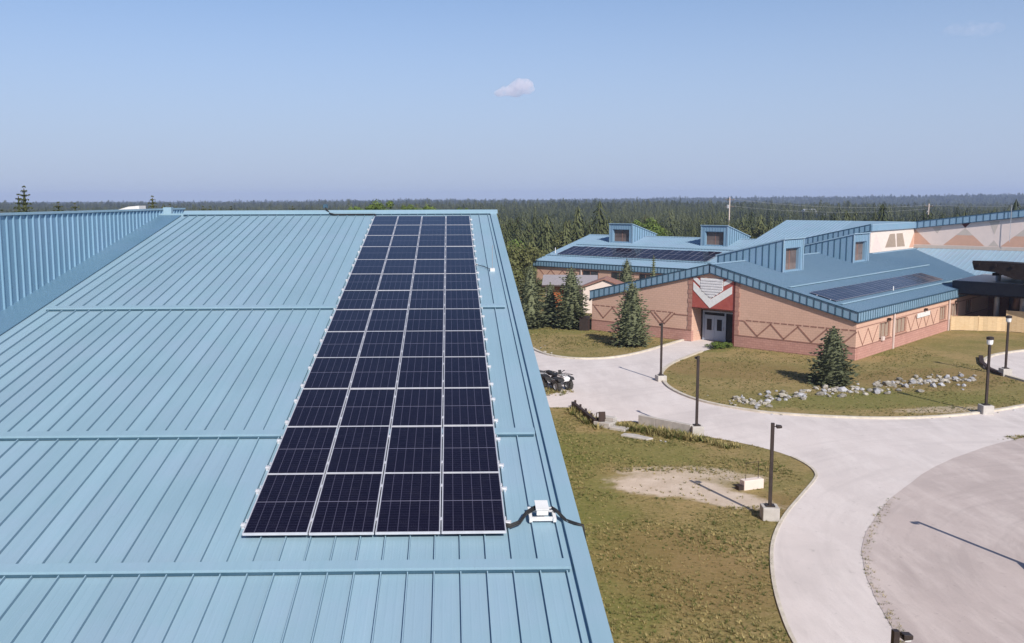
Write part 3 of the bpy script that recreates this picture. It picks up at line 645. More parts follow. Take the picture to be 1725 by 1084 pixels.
# dormers with a reversed shed roof
def dormer(org, ud, dd, w_, z0, zt_, depth, label=None):
    ud, dd, org = Vector(ud), Vector(dd), Vector(org)
    T_ = lambda p: org+ud*p[0]+dd*p[1]+Vector((0,0,p[2]))
    zb = zt_-.25*depth
    m = MB(T_)
    m.prism([(0,0,z0-.8),(0,depth,z0-.8),(0,depth,zb),(0,0,zt_)], (.12,0,0)) ; m.prism([(w_-.12,0,z0-.8),(w_-.12,depth,z0-.8),(w_-.12,depth,zb),(w_-.12,0,zt_)], (.12,0,0))
    m.box((.12,depth-.1,z0-.8),(w_-.12,depth,zb))
    m.box((.12,0,z0-.4),(.55,.1,zt_-.02)); m.box((w_-.55,0,z0-.4),(w_-.12,.1,zt_-.02)); m.box((.55,0,zt_-.75),(w_-.55,.1,zt_-.02)); m.box((.55,0,z0-.4),(w_-.55,.1,z0+.1))
    d = m.build('dormer', M_FAS, school)
    r_ = MB(T_); r_.prism([(-.12,-.15,zt_+.04),(w_+.12,-.15,zt_+.04),(w_+.12,depth+.1,zb-.03+.0),(-.12,depth+.1,zb-.03)], (0,0,.1)); r_.build('dormer_roof', M_SCH, d)
    s_ = MB(T_)
    for y_ in frange(.0, depth-.05, .62):
        for x_, sx in ((0,-1),(w_,1)): s_.box((min(x_, x_+sx*.05), y_, z0-.7), (max(x_, x_+sx*.05), y_+.05, zt_-.25*y_-.06))
    s2 = MB(T_)
    for x_ in frange(.02, w_, .42):
        s2.box((x_,-.035,zt_-.72 if .52 < x_ < w_-.57 else z0-.3),(x_+.035,-.002,zt_-.03))
    tag(s2.build('face_ribs', M_FAS, d), kind='stuff')
    tag(s_.build('siding_ribs', M_RIB_SHADE, d), kind='stuff')
    for x0 in (-.07, w_-.10): MB(T_).box((x0,-.06,z0-.3),(x0+.17,-.036,zt_)).build('corner_trim', M_SCH, d)
    f_ = MB(T_)
    for (xa, xb, za, zc) in ((.55,.63,z0+.1,zt_-.75),(w_-.63,w_-.55,z0+.1,zt_-.75),(.63,w_-.63,zt_-.83,zt_-.75),(.63,w_-.63,z0+.1,z0+.18)): f_.box((xa,.1,za),(xb,.42,zc))
    wf = f_.build('window', M_FAS, d)
    MB(T_).box((w_/2-.03,.34,z0+.18),(w_/2+.03,.37,zt_-.83)).build('mullion', M_BAND, wf)
    MB(T_).box((.63,.37,z0+.75),(w_-.63,.39,zt_-.83)).build('pane', M_DGL, wf)
    MB(T_).box((.63,.37,z0+.18),(w_-.63,.39,z0+.745)).build('lower_pane', M_DGL2, wf)
    return d
M_DGL = simple('dormer_pane', (.10,.075,.07), (.16,.125,.115), .3, scale=1.2)
M_DGL2 = simple('dormer_lower_pane', (.15,.115,.105), (.20,.155,.14), .3, scale=1.2)
dormer((10.1,8.9,0), (-1,0,0), (0,1,0), 4.1, 6.02, 8.93, 6.4)
dormer((26.2,9.0,0), (-1,0,0), (0,1,0), 4.1, 6.06, 8.93, 6.4)
dormer((41.3,52.2,0), (0,-1,0), (1,0,0), 4.0, 6.22, 8.93, 6.4)
dormer((41.3,37.0,0), (0,-1,0), (1,0,0), 3.9, 6.20, 8.93, 6.4)

# clerestory block with white wall and trapezoid windows
cl = MB().prism([(32,11.1,6.2),(32,18.2,4.8),(32,18.2,8.0),(32,11.1,9.0+.02)], (14,0,0)).build('clerestory_block', M_FAS, school)
MB().prism([(31.8,10.75,9.76),(31.8,18.5,7.95),(31.8,18.5,7.83),(31.8,10.75,9.64)], (14.4,0,0)).build('block_roof', M_SCH, cl)
MB().box((32,10.95,6.5),(46,11.098,9.0)).build('white_wall', M_CREAM, cl)
MB().box((31.75,10.72,9.0),(46.2,11.0,9.63)).build('block_fascia', M_FAS, cl)
b = MB()
for i, y_ in enumerate(frange(11.2, 18, .6)): b.box((31.94,y_,6.6),(31.998,y_+.05,9.02-.237*(y_-11.1)-.1))
tag(b.build('siding_ribs', M_RIB_SHADE, cl), kind='stuff')
fascia((31.72,10.9,9.72), (31.72,18.4,7.97), .7, NA, .6, False)
MB().prism([(36.5,10.93,7.0),(39.9,10.93,6.95),(39.4,10.93,8.5),(37.8,10.93,8.5)], (0,.018,0)).build('trapezoid_window', M_BLIND, cl)
MB().prism([(40.3,10.93,6.95),(42.9,10.93,6.92),(41.9,10.93,8.5),(39.95,10.93,8.5)], (0,.018,0)).build('trapezoid_window', M_BLIND, cl)
for pts in ([(32.4,6.7),(35.6,6.7),(33.6,8.6)], [(44.4,6.7),(45.9,6.7),(45.9,8.4)]):
    MB().prism([(a_,10.94,z_) for a_, z_ in pts], (0,.008,0)).build('painted_triangle', M_SALMON if pts[0][0] > 40 else M_PALE, cl)
MB().box((31.95,10.6,6.42),(46,10.94,6.56)).build('base_flashing', M_SCH, cl)
# shed roofed block behind it
fS = lambda b_, a: (a, b_, 9.7-.262*(46-a))
shb = MB().prism([(27,18.3,3.5),(46,18.3,3.5),(46,18.3,9.6),(27,18.3,4.6)], (0,8.6,0)).build('shed_block', M_FAS, school)
r_ = MB().prism([fS(11.2,27), fS(27.2,27), fS(27.2,46.2), fS(11.2,46.2)], (0,0,-.12)).build('shed_roof', M_SCH, shb)
b = MB(); seams(b, fS, frange(18.6, 27.1, .46), 27.1, 46.1); tag(b.build('roof_seams', M_SCH, r_), kind='stuff')
# great hall
SLP = .131
hz = lambda b_: 9.72+SLP*(11.1-b_) if b_ > -15 else 9.72+SLP*26.1-SLP*(-15-b_)
hl = MB().prism([(46,11.1,5.5),(46,-41,5.5),(46,-41,hz(-41)-.7),(46,-15,hz(-15)-.7),(46,11.1,hz(11.1)-.7)], (26,0,0)).build('great_hall', M_PALE, school)
MB().prism([(45.7,11.4,hz(11.1)),(45.7,-15,hz(-15)+.02),(45.7,-41.3,hz(-41)),(45.7,-41.3,hz(-41)-.12),(45.7,-15,hz(-15)-.1),(45.7,11.4,hz(11.1)-.12)], (26.6,0,0)).build('hall_roof', M_SCH, hl)
fascia((45.66,11.2,hz(11.1)-.01), (45.66,-15,hz(-15)-.01), .78, NA, .72, True)
fascia((45.66,-15,hz(-15)-.01), (45.66,-41.2,hz(-41)-.01), .78, NA, .72, False)
def tri(pts, m, d=.01): MB().prism([(45.998,b_,z_) for b_, z_ in pts], (-d,0,0)).build('painted_triangle', m, hl)
M_GREYP = simple('grey_paint', (.50,.43,.38), (.46,.40,.36), .8)
for b0 in (5.35, -.7, -6.7, -12.7):
    tri([(b0-2.1,7.05),(b0+2.3,7.05),(b0+.95,8.25),(b0-.85,8.25)], M_SALMON); tri([(b0-.84,8.255),(b0+.94,8.255),(b0,9.1)], M_GREYP)
    tri([(b0-3.6,7.05),(b0-2.5,7.05),(b0-3.05,7.75)], M_GREYP); tri([(b0+2.5,9.0+.131*(11-b0-2.5)-.2),(b0+3.6,9.0+.131*(11-b0-3.6)-.2),(b0+3.0,8.4)], M_GREYP)
tri([(11.05,7.05),(9.0,7.05),(11.05,9.0)], M_SALMON)
tri([(5.9,9.72),(4.75,9.80),(5.37,9.12)], M_DRED, .03)
MB().box((45.93,-30,6.62),(45.985,11.1,6.98)).build('base_flashing', M_GREYP, hl)
MB().tube([(45.5,.6,7.6),(45.5,.6,11.8)], .03, 8).build('mast', M_GALV, hl)
# porch roof between the wings
fQ = lambda b_, a: (a, b_, 3.8+.272*(a-35.6))
roofslab('porch_roof', fQ, -41, 10.4, 35.6, 45.9, st=.55)
fascia((35.55,-2,3.8), (35.55,-41,3.8), .7, NA, .6, False)
pw = MB().box((36.3,-40,0),(36.6,.2,3.4)).build('porch_wall', M_BAND, school)
for b0 in (-3, -6.5, -10, -14): MB().box((36.2,b0-1.1,.3),(36.29,b0+1.1,2.6)).build('window', M_GLASS, pw)
# porte-cochere
can = tag(empty('entrance_canopy', (30.25, 69.96, 0), SA), 'dark timber entrance canopy on grey posts at the right edge', 'canopy')
BR = -34  # canopy drawn out beyond view on the right to shade the porch
MB().prism([(23.5,-1.6,6.55),(33.5,-1.6,6.0),(33.5,BR,5.05),(23.5,BR,5.6)], (0,0,.16)).build('upper_roof', M_EBONY, can)
MB().prism([(23.4,-1.6,6.55),(23.4,BR,5.6),(23.4,BR,4.6),(23.4,-5.2,5.15),(23.4,-4.6,5.35),(23.4,-3.6,5.70),(23.4,-1.8,5.85)], (.2,0,0)).build('upper_fascia', M_EBONY, can)
MB().prism([(33.3,-1.7,5.95),(33.3,BR,5.0),(33.3,BR,4.3),(33.3,-1.7,5.2)], (.2,0,0)).build('upper_fascia', M_EBONY, can)
for i in range(9):
    b_ = -2.2-1.4*i; MB().bar((23.2,b_,6.42-.028*(-b_-1.6)),(33.8,b_,5.88-.028*(-b_-1.6)),.16,.22).build('rafter', M_EBONY, can)
MB().prism([(25,.3,4.55),(35.4,.3,4.55),(35.4,BR,4.35),(25,BR,4.35)], (0,0,.1)).build('lower_roof', M_GALV, can)
MB().prism([(24.8,.4,4.62),(24.8,BR,4.42),(24.8,BR,3.45),(24.8,.4,3.45)], (.2,0,0)).build('lower_fascia', M_NAVY, can)
MB().box((24.75,-30,3.3),(25.05,.35,3.44)).build('lower_fascia_lip', M_EBONY, can)
for a_, b_ in ((27,-3.0),(27,-5.2),(27,-9),(27,-14),(33.5,-5),(33.5,-10)):
    MB().tube([(a_,b_,0),(a_,b_,5.6-.04*(a_-23)-.028*(-b_)-.05)], .24, 12).build('post', M_GREY, can, smooth=True)
for b_ in (-3, -9, -14): MB().bar((25.2,b_,5.45+.02*b_),(33.2,b_,5.1+.02*b_),.2,.28).build('beam', M_EBONY, can)
# cream fence in front of the porch
fn = tag(empty('board_fence', (30.25, 69.96, 0), SA), 'low cream wooden board fence below the dark entrance canopy', 'fence')
P0_, P1_, P2_ = Vector((22.75,-.25,0)), Vector((25.4,-4.3,0)), Vector((26.0,-9.3,0))
for A_, B_, h_ in ((P0_, P1_, 1.35), (P1_, P2_, 1.95)):
    d_ = (B_-A_); n_ = round(d_.length/.42); d_ = d_/n_; nn_ = Vector((d_.y,-d_.x,0)).normalized()*.03
    bm_ = MB().prism([(0,0,.05), d_*.985, d_*.985+Vector((0,0,h_)), (0,0,h_)] if False else [(0,0,.04), d_*.985+Vector((0,0,.04)), d_*.985+Vector((0,0,h_)), (0,0,h_)], nn_).data('board'); bm_.materials.append(M_WOOD)
    for i in range(n_): o = link('board', bm_, None, fn); o.location = A_+d_*i+Vector((0,0,random.uniform(-.01,.015)))
    MB().bar(A_+Vector((0,0,h_+.03)), B_+Vector((0,0,h_+.03)), .09, .05).build('top_rail', M_WOOD, fn)
for P_ in (P0_, (P0_+P1_)/2, P1_, (P1_+P2_)/2, P2_): MB().box((P_.x-.05,P_.y-.05,0),(P_.x+.05,P_.y+.05,1.45 if P_.y > -4 else 2.05)).build('post', M_WOOD, fn)

# arrays on the school roofs
SM4 = Matrix.Translation((30.25, 69.96, 0)) @ Matrix.Rotation(SA, 4, 'Z')
tk = math.atan(K)
def side_words(c, n): return ORD[c]+' from the left'
for c in range(26):
    m4 = SM4 @ Matrix.Translation((1.0+c*1.0208, 2.02, fR(0,2.02)[2]+.15)) @ Matrix.Rotation(tk, 4, 'X') @ Matrix.Rotation(rr.uniform(-.006,.006), 4, 'Y') @ Matrix.Rotation(rr.uniform(-.006,.006), 4, 'X')
    m4 = m4 @ Matrix.Scale(1.12, 4, (0,1,0))
    solar_panel(m4, 'dark solar panel on the front wing roof, %s in the single row' % side_words(c, 26), 'solar panels on the front wing roof', FM2)
tb_ = math.atan(.25)
for r_i in range(2):
    for c in range(24):
        a_ = 34.5+r_i*2.06*math.cos(tb_); b_ = 56.7-c*1.0208
        m4 = SM4 @ Matrix.Translation((a_, b_, fB(0,a_)[2]+.15)) @ Matrix.Rotation(R(-90), 4, 'Z') @ Matrix.Rotation(tb_, 4, 'X') @ Matrix.Rotation(rr.uniform(-.012,.012), 4, 'Y') @ Matrix.Rotation(rr.uniform(-.012,.012), 4, 'X')
        solar_panel(m4, 'dark solar panel on the back wing roof, %s in the %s row' % (side_words(c, 24), 'lower' if r_i == 0 else 'upper'), 'solar panels on the back wing roof', FM2)
for nm, pts, lab in (('mounting_frame', [((.9,2.5),(27.7,2.5)),((.9,3.6),(27.7,3.6))], 'rails under the solar panels on the front wing roof'),):
    e_ = tag(empty(nm, (30.25,69.96,0), SA), lab, 'rail frame')
    for (p, q) in pts: MB().bar(Vector(fR(*p))+Vector((0,0,.07)), Vector(fR(*q))+Vector((0,0,.07)), .05, .06).build('rail', M_ALU, e_)
e_ = tag(empty('mounting_frame', (30.25,69.96,0), SA), 'rails under the solar panels on the back wing roof', 'rail frame')
for a_ in (34.95, 36.0, 36.95, 38.0): MB().bar(Vector(fB(32,a_))+Vector((0,0,.07)), Vector(fB(56.9,a_))+Vector((0,0,.07)), .05, .06).build('rail', M_ALU, e_)

# small shed between the wings
hut = tag(empty('garden_shed', (9.2, 104.5, 0), R(-8)), 'small shed with grey shingle roof and orange wood front behind the spruces', 'shed')
MB().box((0,0,0),(5.6,3.2,2.7)).build('wall', M_CREAM, hut)
MB().box((.1,-.08,0),(3.4,-.005,2.2)).build('front_boarding', M_ORANGE, hut); MB().box((.1,-.1,2.2),(3.4,-.005,2.75)).build('lintel', M_BAND, hut)
MB().prism([(-.4,-.9,2.85),(5.9,-.9,2.85),(5.9,1.7,3.75),(-.4,1.7,3.75)], (0,0,.1)).build('roof', M_SHINGLE, hut)
MB().prism([(-.4,1.7,3.75),(5.9,1.7,3.75),(5.9,4.0,2.85),(-.4,4.0,2.85)], (0,0,.1)).build('roof', M_SHINGLE, hut)
MB().box((-.4,-.95,2.68),(5.9,-.88,2.86)).build('eave_board', M_TIMBER, hut)
gb = tag(empty('gabled_annex', (13.0, 100.6, 0), R(-14)), 'small cream gabled annex with a white framed window behind the front wing', 'shed')
MB().prism([(0,0,0),(4.6,0,0),(4.6,0,2.9),(2.3,0,3.75),(0,0,2.9)], (0,3.5,0)).build('wall', M_CREAM, gb)
for s in (0, 1):
    p = [(-.25,-.25,2.82),(2.3,-.25,3.78),(2.3,3.6,3.78),(-.25,3.6,2.82)] if s == 0 else [(2.3,-.25,3.78),(4.85,-.25,2.82),(4.85,3.6,2.82),(2.3,3.6,3.78)]
    MB().prism(p, (0,0,.13)).build('roof', M_BAND, gb)
MB().box((1.3,-.06,1.0),(3.2,-.005,2.1)).build('window_frame', M_WHITE, gb); MB().box((1.42,-.08,1.12),(3.08,-.062,1.98)).build('pane', M_GLASS, gb)
db = tag(MB().box((0,0,0),(.9,.8,1.15)).prism([(-.03,-.03,1.15),(.93,-.03,1.15),(.93,.85,1.3),(-.03,.85,1.3)], (0,0,.06)).build('gap_shade_box', M_POST, None, .02), 'dark box added as shade at the left corner of the pink front wall', 'bin')  # dark box put where only a shaded gap lies
db.location = (10.9, 87.0, 0); db.rotation_euler.z = R(-20)
lb = empty('litter_bin', (20.6, 80.6, 0), SA); tag(lb, 'white litter bin with dark opening beside the entrance doors', 'bin')
MB().box((0,0,0),(.5,.45,.85)).build('bin_body', M_PALE, lb, .02); MB().box((-.02,.08,.25),(-.005,.37,.68)).build('opening', M_BLACK, lb); MB().box((-.04,-.04,.855),(.54,.49,.9)).build('lid', M_GALV, lb)

# ------------------------------------------------------------------ lamp posts
def lamp(x, y, h, kind, label, az=0, block=.52):
    L = tag(empty('lamp_post', (x, y, 0), az), label, 'lamp post', 'lamp posts along the drive')
    MB().box((-.32,-.32,-.05),(.32,.32,block)).build('concrete_base', M_CONC, L, .03)
    MB().box((-.17,-.17,block),(.17,.17,block+.05)).build('base_plate', M_POST, L)
    MB().prism([(-.06,-.06,block+.05),(.06,-.06,block+.05),(.06,.06,block+.05),(-.06,.06,block+.05)], (0,0,h-block-.05)).build('pole', M_POST, L)
    if kind == 'arm':
        MB().box((.06,-.02,h-.15),(.15,.02,h-.12)).build('arm', M_POST, L)
        hd_ = MB().prism([(.14,-.09,h-.2),(.34,-.09,h-.18),(.34,-.09,h-.09),(.14,-.09,h-.07)], (0,.18,0)).build('lamp_head', M_POST, L, .01)
        MB().box((.17,-.07,h-.22),(.31,.07,h-.202)).build('lens', M_WHITE, hd_)
    else:
        MB().lathe([(.0,h-.42),(.13,h-.42),(.16,h-.36),(.17,h-.2),(.17,h-.12),(.0,h-.12)], 12).build('lens', M_WHITE, L)
        MB().lathe([(.0,h-.12),(.20,h-.12),(.20,h+.02),(.12,h+.05),(.0,h+.06)], 12).build('lamp_head', M_POST, L)
    return L
# each post stands on its own concrete block
lamp(11.93, 34.71, 3.85, 'arm', 'bronze lamp post at the edge of the lawn beside the walkway', R(-6))
lamp(12.29, 47.61, 4.28, 'arm', 'bronze lamp post on the concrete block at the end of the low wall', R(95))
lamp(13.51, 62.27, 4.04, 'arm', 'bronze lamp post where the front path meets the drive', R(100), .4)
lamp(30.39, 52.26, 4.5, 'lantern', 'dark lamp post with lantern head at the kerb, right of the rocks')
lamp(38.3, 63.76, 4.25, 'lantern', 'dark lamp post beside the small concrete pad')
lamp(8.84, 17.9, 3.66, 'arm', 'dark lamp post at the bottom edge with only its top in view', R(5))
lamp(19.45, 29.2, 3.95, 'arm', 'dark lamp post standing in the gravel lot at the far right', R(170))

# ------------------------------------------------------------------ low walls, block, sign frame
rw = tag(empty('retaining_wall', (9.7, 49.99, 0), math.atan2(-2.37, 2.34)), 'low grey concrete retaining wall between lawn and drive', 'wall')
for i in range(3):
    b = MB().box((i*1.11,-.12,-.1),(i*1.11+1.10,.14,.55+.0*i)).build('wall_block', M_CONC, rw, .02)
tw = tag(empty('timber_edging', (6.46, 54.17, 0), math.atan2(-4.55,.72)), 'dark timber retaining edge along the grass below the parked quad bike', 'edging')
for i in range(4):
    for j in range(2): MB().box((i*1.16,-.1,j*.22-.05),(i*1.16+1.14,.08,j*.22+.16)).build('timber', M_TIMBER, tw, .01)
for i in range(5): MB().box((i*1.12-.04,.09,-.1),(i*1.12+.08,.19,.45)).build('stake', M_TIMBER, tw)
st_ = tag(empty('broken_steps', (7.3, 49.9, 0), R(-38)), 'broken pale concrete steps with a rusty handrail at the lawn edge', 'steps')
MB().box((0,-.4,-.05),(1.0,.5,.28)).build('step', M_CONC, st_, .03); MB().box((.1,.1,.28),(1.0,.5,.5)).build('step', M_CONC, st_, .03); MB().box((1.05,-.5,-.05),(2.0,.1,.14)).build('slab', M_CONC, st_, .03)
MB().tube([(.12,-.3,.2),(.14,-.28,.75),(.5,.0,.8),(.52,.0,.4)], .035, 6).build('handrail', M_TIMBER, st_); MB().prism([(.3,-.35,.3),(.55,-.1,.3),(.55,-.1,.85),(.3,-.35,.85)], (.04,-.04,0)).build('board', M_TIMBER, st_)
sb_ = tag(empty('concrete_slab', (9.0, 47.1, 0), R(-35)), 'pale flat concrete slab lying in the grass by the low wall', 'slab')
MB().prism([(-.8,-.25,0),(.7,-.3,0),(.9,.1,0),(-.2,.35,0),(-.8,.2,0)], (0,0,.1)).build('slab', M_CONC, sb_, .02)
cbk = tag(empty('anchor_block', (12.0, 38.2, 0), R(19)), 'cream concrete block with a thin wire frame beside the lamp post', 'block')
MB().box((0,0,-.03),(1.0,.35,.42)).build('block', M_CREAM, cbk, .02)
MB().tube([(.2,.2,.4),(.2,.2,1.15),(.85,.2,1.15),(.85,.2,.4)], .014, 6).build('wire_frame', M_TIMBER, cbk)
MB().box((-.25,.05,.0),(-.02,.3,.2)).build('foot', M_TIMBER, cbk)  # dark box standing in for the shadow left of the block

# ------------------------------------------------------------------ quad bike and trailer
qb = tag(empty('quad_bike', (5.95, 59.6, .012), R(-56)), 'white and black quad bike parked on the drive beside the blue roof edge', 'quad bike')
M_TYRE = simple('tyre', (.03,.029,.028), (.06,.055,.05), .9, scale=12)
qb.scale = (1.15,1.15,1.2)
M_QW = simple('quad_white', (.75,.74,.74), None, .35)
def wheel(x, y, r=.31, w_=.25):
    prof = [(r*.55,-w_/2),(r*.8,-w_/2),(r*.95,-w_*.42),(r,-w_*.2),(r,w_*.2),(r*.95,w_*.42),(r*.8,w_/2),(r*.55,w_/2)]
    o = MB().lathe(prof, 18, 'y').build('wheel', M_TYRE, qb, smooth=False); o.location = (x, y, r)
    MB().lathe([(0,-w_*.3),(r*.52,-w_*.35),(r*.56,-w_*.45),(r*.56,w_*.45),(r*.52,w_*.35),(0,w_*.3)], 12, 'y').build('rim', M_GREY, o)
    tr = MB()
    for k_ in range(14):
        a = 2*math.pi*k_/14; tr.bar((r*math.cos(a),-w_*.4,r*math.sin(a)),(r*math.cos(a+.12),w_*.4,r*math.sin(a+.12)),.04,.035,(math.cos(a),0,math.sin(a)))
    tr.build('tread', M_TYRE, o)
for x in (-.62, .64):
    for y in (-.43, .43): wheel(x, y)
MB().box((-.55,-.13,.32),(.6,.13,.55)).build('engine', M_GREY, qb, .03)
MB().prism([(.25,-.2,.62),(.95,-.17,.55),(1.0,-.13,.75),(.75,-.2,.88),(.3,-.15,.92)], (0,.4,0)).build('front_cowl', M_QW, qb, .05)
for s in (-1, 1):
    MB().prism([(.2,s*.2,.72),(.35,s*.2,.78),(.9,s*.2,.76),(1.0,s*.2,.62),(.95,s*.2,.6),(.85,s*.2,.7),(.4,s*.2,.72)], (0,s*.38,0)).build('fender', M_BLACK, qb, .015)
    MB().prism([(-1.05,s*.2,.66),(-1.0,s*.2,.72),(-.6,s*.2,.78),(-.25,s*.2,.7),(-.1,s*.2,.5),(-.2,s*.2,.5),(-.35,s*.2,.64),(-.9,s*.2,.62)], (0,s*.38,0)).build('fender', M_BLACK, qb, .015)
    MB().box((-.2,s*.22 if s > 0 else -.42,.26),(.3,.42 if s > 0 else -.22,.31)).build('footboard', M_BLACK, qb)
    MB().lathe([(0,1.0),(.07,1.0),(.08,.96),(0,.95)], 10, 'x', (0,s*.12,.72)).build('headlight', M_WHITE, qb)
    MB().tube([(.38,s*.05,.95),(.33,s*.3,1.05),(.25,s*.42,1.04)], .02, 6).build('handlebar', M_BLACK, qb); MB().tube([(.27,s*.36,1.045),(.22,s*.46,1.03)], .03, 6).build('grip', M_BLACK, qb)
MB().prism([(-.75,-.16,.78),(.25,-.13,.72),(.28,-.13,.82),(-.1,-.15,.84),(-.5,-.16,.93),(-.75,-.16,.95)], (0,.31,0)).build('seat', M_BLACK, qb, .05)
for x0, x1, z in ((.45,1.05,.93),(-1.1,-.55,.86)):
    b = MB()
    for i in range(5): y_ = -.38+.19*i; b.tube([(x0,y_,z),(x1,y_,z)], .013, 5)
    b.tube([(x0,-.4,z),(x0,.4,z)], .016, 5); b.tube([(x1,-.4,z),(x1,.4,z)], .016, 5)
    for y_ in (-.2, .2): b.tube([((x0+x1)/2,y_,z),((x0+x1)/2,y_,z-.18)], .014, 5)
    b.build('rack', M_BLACK, qb)
MB().tube([(.95,-.3,.45),(1.08,-.25,.5),(1.08,.25,.5),(.95,.3,.45)], .022, 6).build('bumper', M_BLACK, qb)
MB().prism([(.35,-.1,.92),(.42,-.1,.92),(.36,-.1,1.12),(.3,-.1,1.12)], (0,.2,0)).build('dash', M_BLACK, qb, .01)
tl = tag(empty('utility_trailer', (4.75, 61.9, .012), R(-56)), 'small grey trailer half hidden behind the roof edge beside the quad bike', 'trailer')
MB().box((-.7,-.5,.42),(.7,.5,.47)).build('bed', M_GREY, tl); b = MB()
for y_ in (-.5,.46): b.box((-.7,y_,.47),(.7,y_+.04,.8))
b.box((-.7,-.46,.47),(-.66,.46,.8)); b.box((.66,-.46,.47),(.7,.46,.8)); b.build('side_boards', M_GREY, tl)
for s in (-1, 1): MB().lathe([(0,-.08),(.22,-.08),(.27,-.05),(.27,.05),(.22,.08),(0,.08)], 14, 'y', (0,s*.62,.27)).build('wheel', M_TYRE, tl)
MB().bar((.7,0,.4),(1.2,0,.38),.05,.05).build('drawbar', M_GREY, tl)

# ------------------------------------------------------------------ rocks
M_ROCK = simple('pale_rock', (.42,.38,.32), (.22,.21,.19), .95, scale=3, kind='Object', bump=.6, bscale=8, vary=.32)
M_ROCKG = simple('grey_rock', (.30,.30,.32), (.40,.40,.42), .95, scale=3, kind='Object', bump=.6, bscale=8, vary=.2)
rmesh = []
for i in range(8):
    bm = bmesh.new(); bmesh.ops.create_icosphere(bm, subdivisions=1, radius=.5); q = random.Random(i+40)
    sc_ = Vector((q.uniform(.8,1.2), q.uniform(.65,1.0), q.uniform(.5,.85)))
    for v in bm.verts:
        v.co *= q.uniform(.75, 1.15); v.co = Vector((v.co.x*sc_.x, v.co.y*sc_.y, v.co.z*sc_.z))
    me = bpy.data.meshes.new('rock'); bm.to_mesh(me); bm.free(); me.materials.append(M_ROCK if i < 6 else M_ROCKG); rmesh.append(me)
def rock(x, y, s, label, group, i):
    o = link('rock', rmesh[i % 8], None); o.location = (x, y, s*.12); o.scale = (s, s, s*.9)
    q = random.Random(i*7+1); o.rotation_euler = (q.uniform(-.3,.3), q.uniform(-.3,.3), q.uniform(0,6.28)); tag(o, label, 'rock', group); return o
